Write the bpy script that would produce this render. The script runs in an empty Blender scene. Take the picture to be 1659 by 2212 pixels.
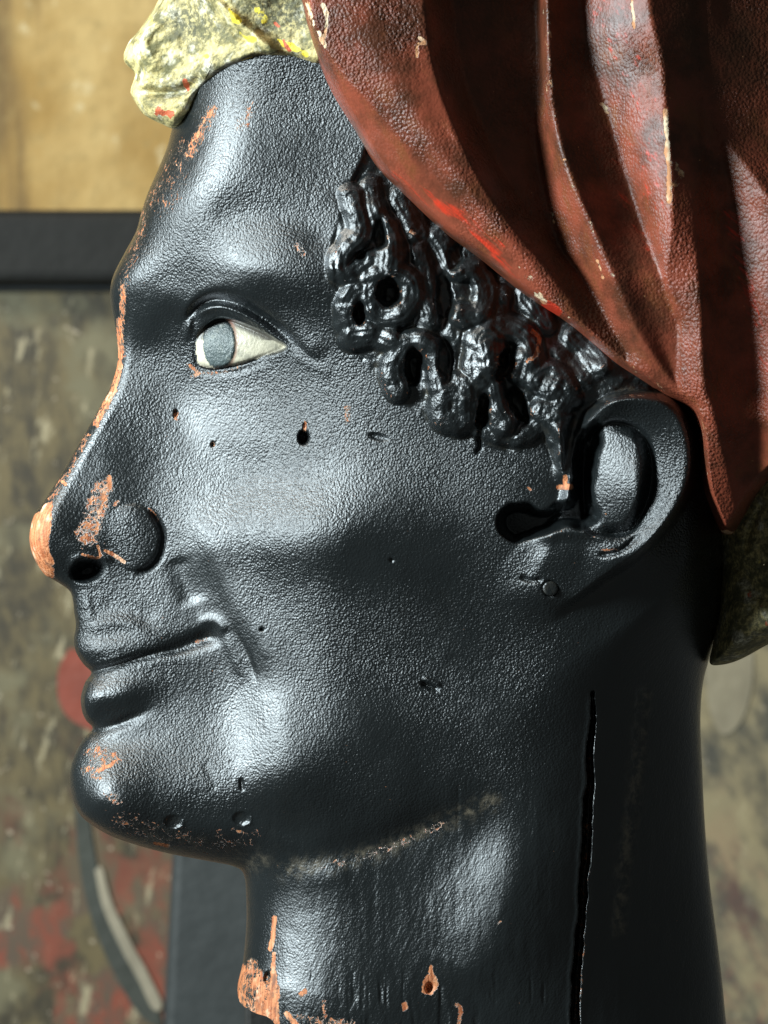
import bpy, math
import numpy as np
from mathutils import Vector

# ------------------------------------------------------------------ camera, world, lamps, exposure
SC = bpy.context.scene
COL = SC.collection
K = 0.0002                     # metres per drawing unit; the frame is 1659 x 2212 units wide and high
CX, CY = 829.5, 1106.0
CAM_D = 2.0
cam_data = bpy.data.cameras.new('camera')
cam = bpy.data.objects.new('camera', cam_data); COL.objects.link(cam)
cam.location = (0, -CAM_D, 0); cam.rotation_euler = (math.radians(90), 0, 0)
cam_data.sensor_fit = 'HORIZONTAL'; cam_data.sensor_width = 24.0
cam_data.lens = 24.0 * CAM_D / (1659 * K)
cam_data.clip_start = 0.05; cam_data.clip_end = 50
cam_data.dof.use_dof = True; cam_data.dof.focus_distance = CAM_D - 0.055
cam_data.dof.aperture_fstop = 15
SC.camera = cam
world = bpy.data.worlds.new('World'); SC.world = world; world.use_nodes = True
world.node_tree.nodes['Background'].inputs[0].default_value = (0.92, 1.0, 0.95, 1)
world.node_tree.nodes['Background'].inputs[1].default_value = 0.085
SC.view_settings.view_transform = 'Standard'; SC.view_settings.look = 'None'
SC.view_settings.exposure = 0.0; SC.view_settings.gamma = 1.0

def area(name, az, el, dist, size, power, color, target=(0, 0, 0)):
    """az: degrees to the left of the camera axis, el: degrees up"""
    a, e = math.radians(az), math.radians(el)
    d = Vector((-math.sin(a) * math.cos(e), -math.cos(a) * math.cos(e), math.sin(e)))
    l = bpy.data.lights.new(name, 'AREA'); l.shape = 'DISK'; l.size = size
    l.energy = power; l.color = color
    o = bpy.data.objects.new(name, l); COL.objects.link(o)
    o.location = Vector(target) + d * dist
    o.rotation_euler = (-d).to_track_quat('-Z', 'Y').to_euler()
    return o
area('key_lamp', 69, 15, 1.3, 0.36, 44, (0.84, 0.96, 0.98), (0.02, -0.05, 0))
area('wall_fill', 35, 35, 1.5, 0.5, 15, (1.0, 0.93, 0.80), (-0.1, 1.0, 0.1))  # added unseen light that brightens the background wall

# ------------------------------------------------------------------ numeric helpers
rng = np.random.RandomState(7)
S = 2.0                                    # map step
X0, Y0, X1, Y1 = -60., -320., 1960., 2500.
NX, NY = int((X1 - X0) / S) + 1, int((Y1 - Y0) / S) + 1
gx = X0 + np.arange(NX) * S; gy = Y0 + np.arange(NY) * S
GX, GY = np.meshgrid(gx, gy); GX = GX.astype(np.float32); GY = GY.astype(np.float32)

def smooth_line(pts, n=10):
    """Catmull-Rom through the points (any number of columns)"""
    P = np.array(pts, float)
    if len(P) < 3: return P
    A = np.vstack([2 * P[0] - P[1], P, 2 * P[-1] - P[-2]])
    out = []
    t = np.linspace(0, 1, n, endpoint=False)[:, None]
    for i in range(1, len(A) - 2):
        a, b, c, d = A[i - 1], A[i], A[i + 1], A[i + 2]
        out.append(0.5 * (2 * b + (c - a) * t + (2 * a - 5 * b + 4 * c - d) * t ** 2 + (3 * b - a - 3 * c + d) * t ** 3))
    out.append(P[-1][None])
    return np.vstack(out)

def line_dist(x, y, L):
    """distance, parameter 0..1 along, signed side (+ = left of travel seen with y down)"""
    best = np.full(x.shape, 1e9, np.float32); par = np.zeros(x.shape, np.float32); side = np.zeros(x.shape, np.float32)
    seg = np.hypot(*(L[1:, :2] - L[:-1, :2]).T); cum = np.concatenate([[0], np.cumsum(seg)]); tot = cum[-1]
    for i in range(len(L) - 1):
        ax, ay = L[i, 0], L[i, 1]; dx, dy = L[i + 1, 0] - ax, L[i + 1, 1] - ay
        l2 = dx * dx + dy * dy
        if l2 < 1e-9: continue
        t = np.clip(((x - ax) * dx + (y - ay) * dy) / l2, 0, 1)
        d = np.hypot(x - ax - t * dx, y - ay - t * dy)
        m = d < best
        best = np.where(m, d, best)
        par = np.where(m, (cum[i] + t * seg[i]) / tot, par)
        side = np.where(m, (x - ax) * dy - (y - ay) * dx, side)
    return best, par, np.sign(side)

def box(x0, y0, x1, y1):
    i0 = max(int((x0 - X0) / S), 0); i1 = min(int((x1 - X0) / S) + 2, NX)
    j0 = max(int((y0 - Y0) / S), 0); j1 = min(int((y1 - Y0) / S) + 2, NY)
    return slice(j0, j1), slice(i0, i1)

def bbox_of(P, m):
    P = np.asarray(P); return box(P[:, 0].min() - m, P[:, 1].min() - m, P[:, 0].max() + m, P[:, 1].max() + m)

def sstep(a, b, x):
    t = np.clip((x - a) / (b - a), 0, 1); return t * t * (3 - 2 * t)

def taper(t, a=0.15, b=0.15):
    return sstep(0, max(a, 1e-4), t) * sstep(0, max(b, 1e-4), 1 - t)

def crease(F, pts, w, h, ta=0.2, tb=0.2):
    """soft ridge (h>0) or groove (h<0) along a line"""
    L = smooth_line(pts); sl = bbox_of(L, 3 * w)
    d, t, s = line_dist(GX[sl], GY[sl], L)
    F[sl] += h * np.exp(-(d / w) ** 2) * taper(t, ta, tb)

def ledge(F, pts, wl, wr, h, ta=0.2, tb=0.2):
    """asymmetric ridge: falls over wl on its left, over wr on its right"""
    L = smooth_line(pts); sl = bbox_of(L, 3 * max(wl, wr))
    d, t, s = line_dist(GX[sl], GY[sl], L)
    w = np.where(s > 0, wl, wr)
    F[sl] += h * np.exp(-(d / w) ** 2) * taper(t, ta, tb)

def ell(x, y, cx, cy, rx, ry, ang=0):
    a = math.radians(ang); u = (x - cx) * math.cos(a) + (y - cy) * math.sin(a); v = -(x - cx) * math.sin(a) + (y - cy) * math.cos(a)
    return np.sqrt((u / rx) ** 2 + (v / ry) ** 2)

def bump(F, cx, cy, rx, ry, h, ang=0, p=2):
    m = 2.6 * max(rx, ry); sl = box(cx - m, cy - m, cx + m, cy + m)
    F[sl] += h * np.exp(-ell(GX[sl], GY[sl], cx, cy, rx, ry, ang) ** p)

def dome(F, cx, cy, rx, ry, h, ang=0):
    m = 1.2 * max(rx, ry); sl = box(cx - m, cy - m, cx + m, cy + m)
    e = ell(GX[sl], GY[sl], cx, cy, rx, ry, ang)
    F[sl] += h * np.sqrt(np.clip(1 - e * e, 0, 1))

def inside(x, y, P):
    P = np.asarray(P, float); c = np.zeros(x.shape, bool); n = len(P)
    for i in range(n):
        xa, ya = P[i]; xb, yb = P[(i + 1) % n]
        if ya == yb: continue
        c ^= ((ya > y) != (yb > y)) & (x < (xb - xa) * (y - ya) / (yb - ya) + xa)
    return c

def poly_sd(pts, margin=60, smooth=True):
    """slice and signed distance to a closed outline, + inside"""
    P = np.array(list(pts) + [pts[0]], float)
    L = smooth_line(P, 8) if smooth else P
    sl = bbox_of(L, margin); x, y = GX[sl], GY[sl]
    d, t, s = line_dist(x, y, L)
    return sl, np.where(inside(x, y, L[:-1]), d, -d)

def blur(A, r):
    """gaussian blur, r in units"""
    s = r / S; n = int(3 * s) + 1; k = np.exp(-(np.arange(-n, n + 1) / s) ** 2 / 2); k /= k.sum()
    P = np.pad(A, ((n, n), (0, 0)), 'edge'); B = np.zeros_like(A)
    for i, w in enumerate(k): B += w * P[i:i + A.shape[0]]
    P = np.pad(B, ((0, 0), (n, n)), 'edge'); C = np.zeros_like(A)
    for i, w in enumerate(k): C += w * P[:, i:i + A.shape[1]]
    return C

def vnoise(cell, octv=1, seed=0, ax=1.0, ay=1.0, x=None, y=None):
    """value noise on the map, about -1..1"""
    r = np.random.RandomState(seed); x = GX if x is None else x; y = GY if y is None else y
    out = np.zeros(x.shape, np.float32); amp = 1.0; tot = 0
    for o in range(octv):
        T = r.rand(256, 256).astype(np.float32) * 2 - 1
        u = (x + 3000) / (cell * ax); v = (y + 3000) / (cell * ay)
        iu = np.floor(u).astype(int); iv = np.floor(v).astype(int); fu = u - iu; fv = v - iv
        fu = fu * fu * (3 - 2 * fu); fv = fv * fv * (3 - 2 * fv)
        a = T[iv % 256, iu % 256]; b = T[iv % 256, (iu + 1) % 256]; c = T[(iv + 1) % 256, iu % 256]; d = T[(iv + 1) % 256, (iu + 1) % 256]
        out += amp * ((a * (1 - fu) + b * fu) * (1 - fv) + (c * (1 - fu) + d * fu) * fv)
        tot += amp; amp *= 0.5; cell *= 0.5
    return out / tot * 1.3

def sample(A, x, y):
    u = np.clip((x - X0) / S, 0, NX - 1.001); v = np.clip((y - Y0) / S, 0, NY - 1.001)
    iu = u.astype(int); iv = v.astype(int); fu = u - iu; fv = v - iv
    return (A[iv, iu] * (1 - fu) + A[iv, iu + 1] * fu) * (1 - fv) + (A[iv + 1, iu] * (1 - fu) + A[iv + 1, iu + 1] * fu) * fv

def rbf(points, scale=500.):
    """thin-plate surface through (x, y, value...) rows; returned on the map"""
    P = np.array(points, float); n = len(P); x, y, v = P[:, 0] / scale, P[:, 1] / scale, P[:, 2:]
    def phi(r2): return r2 * np.log(r2 + 1e-9) * 0.5
    A = phi((x[:, None] - x) ** 2 + (y[:, None] - y) ** 2) + np.eye(n) * 2e-4
    Q = np.c_[np.ones(n), x, y]
    M = np.block([[A, Q], [Q.T, np.zeros((3, 3))]])
    w = np.linalg.solve(M, np.vstack([v, np.zeros((3, v.shape[1]))]))
    st = 8; cx_, cy_ = gx[::st], gy[::st]
    cx_ = np.append(cx_, cx_[-1] + st * S); cy_ = np.append(cy_, cy_[-1] + st * S)
    U, V = np.meshgrid(cx_ / scale, cy_ / scale)
    res = []
    B = np.stack([phi((U - x[i]) ** 2 + (V - y[i]) ** 2) for i in range(n)], -1)
    for k in range(v.shape[1]):
        Z = B @ w[:n, k] + w[n, k] + w[n + 1, k] * U + w[n + 2, k] * V
        u = np.arange(NX) / st; iu = u.astype(int); fu = u - iu
        vv = np.arange(NY) / st; iv = vv.astype(int); fv = (vv - iv)[:, None]
        R = Z[:, iu] * (1 - fu) + Z[:, iu + 1] * fu
        R = R[iv] * (1 - fv) + R[iv + 1] * fv
        res.append(blur(R.astype(np.float32), 14))
    return res

def world_pt(x, y, h):
    """a point h units in front of the middle plane, seen at (x, y) of the frame"""
    f = (1 - h * K / CAM_D)
    return np.stack([(x - CX) * K * f, -h * K + 0 * x, (CY - y) * K * f], -1)

def at(x, y, Y):
    f = (Y + CAM_D) / CAM_D
    return ((x - CX) * K * f, Y, (CY - y) * K * f)

# ------------------------------------------------------------------ materials
def mat(name):
    m = bpy.data.materials.new(name); m.use_nodes = True
    nt = m.node_tree; b = nt.nodes['Principled BSDF']
    return m, nt, b

class N:
    """small node-building helper"""
    def __init__(s, nt):
        s.nt = nt; s.co = nt.nodes.new('ShaderNodeTexCoord').outputs['Object']
    def link(s, a, b): s.nt.links.new(a, b)
    def put(s, sock, v):
        if hasattr(v, 'is_output'): s.link(v, sock)
        elif v is not None: sock.default_value = v
    def mapping(s, scale, rot=(0, 0, 0), src=None):
        src = src or s.co
        if any(rot):
            r = s.nt.nodes.new('ShaderNodeMapping'); r.inputs['Rotation'].default_value = rot; s.link(src, r.inputs['Vector']); src = r.outputs[0]
        n = s.nt.nodes.new('ShaderNodeMapping'); n.inputs['Scale'].default_value = scale
        s.link(src, n.inputs['Vector']); return n.outputs[0]
    def noise(s, scale, detail=3, rough=0.55, vec=None, dist=0, col=False):
        n = s.nt.nodes.new('ShaderNodeTexNoise'); n.inputs['Scale'].default_value = scale; n.inputs['Detail'].default_value = detail
        n.inputs['Roughness'].default_value = rough; n.inputs['Distortion'].default_value = dist
        s.link(vec or s.co, n.inputs['Vector']); return n.outputs['Color' if col else 'Fac']
    def voro(s, scale, feature='F1', vec=None, rnd=1.0, smooth=None):
        n = s.nt.nodes.new('ShaderNodeTexVoronoi'); n.feature = feature; n.inputs['Scale'].default_value = scale
        n.inputs['Randomness'].default_value = rnd
        if smooth is not None and feature == 'SMOOTH_F1': n.inputs['Smoothness'].default_value = smooth
        s.link(vec or s.co, n.inputs['Vector']); return n.outputs['Distance']
    def math(s, op, a, b=0.5, c=0.0, clamp=False):
        n = s.nt.nodes.new('ShaderNodeMath'); n.operation = op; n.use_clamp = clamp
        s.put(n.inputs[0], a); s.put(n.inputs[1], b); s.put(n.inputs[2], c); return n.outputs[0]
    def ramp(s, v, a, b, lo=0.0, hi=1.0):
        n = s.nt.nodes.new('ShaderNodeMapRange'); n.interpolation_type = 'SMOOTHSTEP'
        s.put(n.inputs[0], v); s.put(n.inputs[1], a); s.put(n.inputs[2], b); s.put(n.inputs[3], lo); s.put(n.inputs[4], hi); return n.outputs[0]
    def mix(s, f, a, b):
        n = s.nt.nodes.new('ShaderNodeMix'); n.data_type = 'RGBA'
        s.put(n.inputs[0], f); s.put(n.inputs[6], a); s.put(n.inputs[7], b); return n.outputs[2]
    def attr(s, name, col=False):
        n = s.nt.nodes.new('ShaderNodeAttribute'); n.attribute_name = name; return n.outputs['Color' if col else 'Fac']
    def warp(s, amt, scale):
        c = s.noise(scale, 2, col=True)
        n = s.nt.nodes.new('ShaderNodeVectorMath'); n.operation = 'MULTIPLY_ADD'
        s.link(c, n.inputs[0]); n.inputs[1].default_value = (amt,) * 3; s.link(s.co, n.inputs[2]); return n.outputs[0]
    def bump(s, h, dist, strength=1.0, nrm=None):
        n = s.nt.nodes.new('ShaderNodeBump'); n.inputs['Distance'].default_value = dist
        s.put(n.inputs['Strength'], strength); s.link(h, n.inputs['Height'])
        if nrm: s.link(nrm, n.inputs['Normal'])
        return n.outputs[0]

def C(r, g, b): return (r, g, b, 1)

def wood_color(n):
    g = n.noise(60, 5, 0.65, n.mapping((14, 14, 1.4)))
    g2 = n.noise(140, 3, 0.6)
    c = n.mix(n.ramp(g, 0.35, 0.65), C(0.32, 0.09, 0.035), C(0.62, 0.26, 0.12))
    c = n.mix(n.math('MULTIPLY', n.ramp(n.noise(170, 4, 0.7), 0.50, 0.66), 0.7), c, C(0.13, 0.075, 0.05))
    return n.mix(n.ramp(g2, 0.55, 0.75), c, C(0.76, 0.48, 0.32))

GLOSS = 0.28
def gloss_mix(nt, n, b, col, nrm, rough, ior, amount):
    """lacquer-like gloss over a matt pigment"""
    nt.nodes.remove(b)
    di = nt.nodes.new('ShaderNodeBsdfDiffuse'); n.link(col, di.inputs['Color']); n.link(nrm, di.inputs['Normal'])
    gl = nt.nodes.new('ShaderNodeBsdfGlossy'); gl.distribution = 'BECKMANN'; n.link(rough, gl.inputs['Roughness']); n.link(nrm, gl.inputs['Normal'])
    gl.inputs['Color'].default_value = (0.95, 0.97, 1, 1)
    fr = nt.nodes.new('ShaderNodeFresnel'); fr.inputs['IOR'].default_value = ior; n.link(nrm, fr.inputs['Normal'])
    mx = nt.nodes.new('ShaderNodeMixShader'); n.link(n.math('MULTIPLY', fr.outputs[0], amount), mx.inputs[0])
    n.link(di.outputs[0], mx.inputs[1]); n.link(gl.outputs[0], mx.inputs[2])
    n.link(mx.outputs[0], nt.nodes['Material Output'].inputs['Surface'])

def black_paint():
    m, nt, b = mat('black_gloss_paint'); n = N(nt)
    wear = n.attr('wear'); peb = n.attr('pebble'); dust_shade = n.attr('dust_shade')
    w = n.warp(0.0005, 300)
    # leathery pebbling of thick old paint
    v1 = n.voro(1000, 'SMOOTH_F1', w, smooth=0.25)
    n1 = n.noise(1250, 3, 0.6, w)
    n2 = n.noise(170, 2, 0.5)
    brush = n.noise(300, 3, 0.6, n.mapping((2.2, 2.2, 0.35), (0, -0.5, 0)))
    h = n.math('ADD', n.math('MULTIPLY', v1, -0.75), n.math('MULTIPLY', n1, 0.9))
    h = n.math('MULTIPLY', h, n.math('MULTIPLY', peb, 1.15))
    h = n.math('ADD', h, n.math('MULTIPLY', n2, 0.25))
    h = n.math('ADD', h, n.math('MULTIPLY', brush, n.math('MULTIPLY_ADD', peb, -0.35, 0.5)))
    # wear mask: bare wood where the attribute says, broken up by fine noise
    f = n.noise(760, 4, 0.75); f2 = n.noise(230, 3, 0.6)
    br = n.math('MULTIPLY_ADD', f2, 1.1, n.math('MULTIPLY_ADD', f, 1.5, -0.62))
    cr = n.ramp(n.voro(300, 'DISTANCE_TO_EDGE', w), 0.0, 0.10, 0.16, -0.05)
    br = n.math('ADD', br, cr)
    mask = n.ramp(n.math('ADD', wear, br), 1.16, 1.23)
    mask = n.math('MULTIPLY', mask, n.ramp(wear, 0.02, 0.12))
    base = n.mix(n.noise(45, 4, 0.6), C(0.007, 0.0085, 0.009), C(0.015, 0.018, 0.019))
    base = n.mix(n.math('MULTIPLY', dust_shade, n.ramp(n.noise(220, 4, 0.65), 0.4, 0.75)), base, C(0.13, 0.11, 0.08))
    # tiny flecks of primer and wood
    fleck = n.math('MULTIPLY', n.ramp(n.noise(700, 2, 0.5), 0.77, 0.80), n.ramp(n.noise(60, 2), 0.5, 0.62))
    base = n.mix(fleck, base, C(0.45, 0.2, 0.1))
    ring = n.math('MULTIPLY', n.ramp(n.math('ADD', wear, br), 1.08, 1.15), n.ramp(wear, 0.2, 0.3))
    base = n.mix(n.math('MULTIPLY', ring, 0.75), base, C(0.40, 0.33, 0.27))
    col = n.mix(mask, base, wood_color(n))
    hh = n.math('ADD', h, n.math('MULTIPLY', mask, -2.2))
    nrm = n.bump(hh, 0.00042, 1.0)
    rough = n.math('MULTIPLY_ADD', mask, 0.2, n.math('MULTIPLY_ADD', n.noise(34, 4, 0.65), 0.26, GLOSS))
    gloss_mix(nt, n, b, col, nrm, rough, 1.62, n.math('MULTIPLY_ADD', mask, -0.75, 1.0))
    return m

def eye_paint(white):
    m, nt, b = mat('ivory_eye_paint' if white else 'grey_iris_paint'); n = N(nt)
    if white:
        c = n.mix(n.ramp(n.noise(160, 4, 0.6), 0.4, 0.7), C(0.60, 0.55, 0.42), C(0.36, 0.34, 0.27))
        c = n.mix(n.attr('lid_shade_dirt'), c, C(0.10, 0.09, 0.075))  # dirty rim and painted lid shade over the ivory
        c = n.mix(n.attr('pink'), c, C(0.33, 0.16, 0.12))
    else:
        c = n.mix(n.noise(200, 4, 0.6), C(0.030, 0.045, 0.048), C(0.12, 0.15, 0.15)); c = n.mix(n.ramp(n.noise(150, 4, .7), .52, .66), c, C(0.20, 0.22, 0.20)); c = n.mix(n.attr('lid_shade_dirt'), c, C(0.012, 0.015, 0.016))
    n.link(c, b.inputs['Base Color']); b.inputs['Roughness'].default_value = 0.4
    h = n.noise(700, 3, 0.6); n.link(n.bump(h, 0.0003 if white else 0.0007, 1.0), b.inputs['Normal'])
    return m

def red_paint():
    m, nt, b = mat('oxblood_red_paint'); n = N(nt)
    wear = n.attr('wear'); bright = n.attr('bright'); peb = n.attr('pebble'); dark = n.attr('dust_shade')
    w = n.warp(0.001, 260)
    v1 = n.voro(760, 'SMOOTH_F1', w, smooth=0.25); n1 = n.noise(950, 3, 0.55, w); n2 = n.noise(110, 3, 0.5)
    base = n.mix(n.ramp(n.noise(38, 5, 0.65), 0.35, 0.65), C(0.075, 0.026, 0.014), C(0.23, 0.055, 0.030))
    base = n.mix(n.ramp(n.noise(70, 5, 0.7, n.mapping((1, 1, 0.5), (0, 0.6, 0))), 0.5, 0.72), base, C(0.17, 0.055, 0.022))
    base = n.mix(n.math('MULTIPLY', dark, 0.8), base, C(0.05, 0.026, 0.014))  # painted trough shade and the browner upper part
    st = n.noise(160, 4, 0.65, n.mapping((2.2, 2.2, 0.25), (0, 0.9, 0)))
    base = n.mix(n.ramp(n.math('ADD', bright, n.math('MULTIPLY_ADD', st, 1.8, -.45)), 0.85, 1.3), base, C(0.50, 0.04, 0.018))
    f = n.noise(420, 4, 0.7); f2 = n.noise(150, 3, 0.6)
    mask = n.ramp(n.math('ADD', wear, n.math('MULTIPLY_ADD', f2, 0.5, n.math('MULTIPLY', f, 0.9))), 1.16, 1.22)
    mask = n.math('MULTIPLY', mask, n.ramp(wear, 0.02, 0.12))
    chip = n.mix(n.ramp(n.noise(90, 3), 0.45, 0.6), C(0.50, 0.24, 0.12), C(0.70, 0.55, 0.38))
    fleck = n.math('MULTIPLY', n.ramp(n.noise(600, 2, 0.5), 0.74, 0.78), n.ramp(n.noise(50, 2), 0.48, 0.6))
    base = n.mix(fleck, base, C(0.45, 0.22, 0.10))
    rough = n.math('MULTIPLY_ADD', mask, 0.25, n.math('MULTIPLY_ADD', n.noise(60, 3), 0.26, 0.30))
    h = n.math('ADD', n.math('MULTIPLY', v1, -1.2), n.math('MULTIPLY', n1, 1.1)); h = n.math('MULTIPLY', h, n.math('MULTIPLY', peb, 0.9))
    h = n.math('ADD', h, n.math('MULTIPLY', n2, 0.12)); h = n.math('ADD', h, n.math('MULTIPLY', mask, -0.8))
    gloss_mix(nt, n, b, n.mix(mask, base, chip), n.bump(h, 0.0005, 1.0), rough, 1.48, n.math('MULTIPLY_ADD', mask, -0.35, 0.52))
    return m

def yellow_paint(name, k):
    m, nt, b = mat(name); n = N(nt)
    wear = n.attr('wear'); bright = n.attr('bright'); dirt = n.attr('dust_shade')
    s = n.noise(85, 5, 0.7, n.mapping((1, 1, 2.2), (0, 0.5, 0)))
    base = n.mix(n.ramp(s, 0.38, 0.62), C(0.13 * k, 0.12 * k, 0.05 * k), C(0.68 * k, 0.56 * k, 0.25 * k))
    base = n.mix(n.ramp(n.noise(70, 4, 0.7), 0.52, 0.66), base, C(0.70 * k, 0.66 * k, 0.52 * k))
    grit = n.ramp(n.noise(520, 4, 0.7), 0.42, 0.62)
    base = n.mix(n.math('MULTIPLY', n.math('SUBTRACT', 1.0, grit), n.math('MULTIPLY_ADD', dirt, 0.8, 0.15)), base, C(0.045, 0.045, 0.022))
    base = n.mix(n.math('MULTIPLY', dirt, 0.3), base, C(0.16, 0.155, 0.10))
    base = n.mix(n.ramp(n.math('ADD', bright, n.noise(140, 4, 0.65)), 1.05, 1.15), base, C(0.78, 0.62, 0.06))
    base = n.mix(n.ramp(n.math('ADD', wear, n.noise(200, 4, 0.65)), 1.12, 1.2), base, C(0.50, 0.11, 0.05))
    n.link(base, b.inputs['Base Color']); b.inputs['Roughness'].default_value = 0.62
    b.inputs['Specular IOR Level'].default_value = 0.3
    h = n.math('ADD', n.noise(420, 4, 0.65), n.math('MULTIPLY', n.noise(110, 4, 0.6), 1.5))
    n.link(n.bump(h, 0.0007, 1.0), b.inputs['Normal'])
    return m

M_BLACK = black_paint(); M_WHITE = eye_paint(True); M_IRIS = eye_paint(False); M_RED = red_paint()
M_YEL = yellow_paint('worn_yellow_paint', 1.0); M_OLIVE = yellow_paint('grimy_olive_yellow_paint', 0.95)

# ------------------------------------------------------------------ base form of the head
LEFT = [(330, -320), (345, -200), (362, -60), (384, 60), (392, 150), (385, 215), (372, 275), (360, 320), (340, 370), (320, 415), (305, 460), (294, 500), (270, 545),
        (247, 590), (238, 625), (240, 660), (250, 715), (255, 776), (240, 832), (203, 901), (171, 956), (134, 1021), (99, 1076), (74, 1113),
        (64, 1155), (67, 1187), (81, 1219), (99, 1243), (122, 1256), (150, 1276), (158, 1300), (160, 1321), (164, 1350), (160, 1380), (164, 1408), (180, 1434), (197, 1453),
        (184, 1474), (175, 1505), (177, 1535), (186, 1556), (200, 1574), (180, 1596), (159, 1636), (151, 1676), (157, 1726), (174, 1761), (200, 1783),
        (240, 1806), (300, 1827), (370, 1845), (450, 1860), (506, 1872), (527, 1890), (532, 1941), (532, 2001), (525, 2076), (514, 2126), (515, 2155),
        (525, 2172), (551, 2188), (576, 2196), (590, 2207), (598, 2225), (604, 2260), (610, 2330), (620, 2500)]
RIGHT = [(1560, -320), (1590, 0), (1600, 600), (1598, 900), (1570, 1100), (1566, 1210), (1562, 1316), (1545, 1379), (1530, 1430), (1518, 1480), (1513, 1555),
         (1517, 1663), (1522, 1771), (1533, 1905), (1547, 2013), (1560, 2121), (1569, 2212), (1600, 2500)]
LLE = smooth_line([p for p in LEFT if p[1] < 2130] + [(512, 2200), (512, 2500)], 8)
LL = smooth_line(LEFT, 8); RR = smooth_line(RIGHT, 6)

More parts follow.
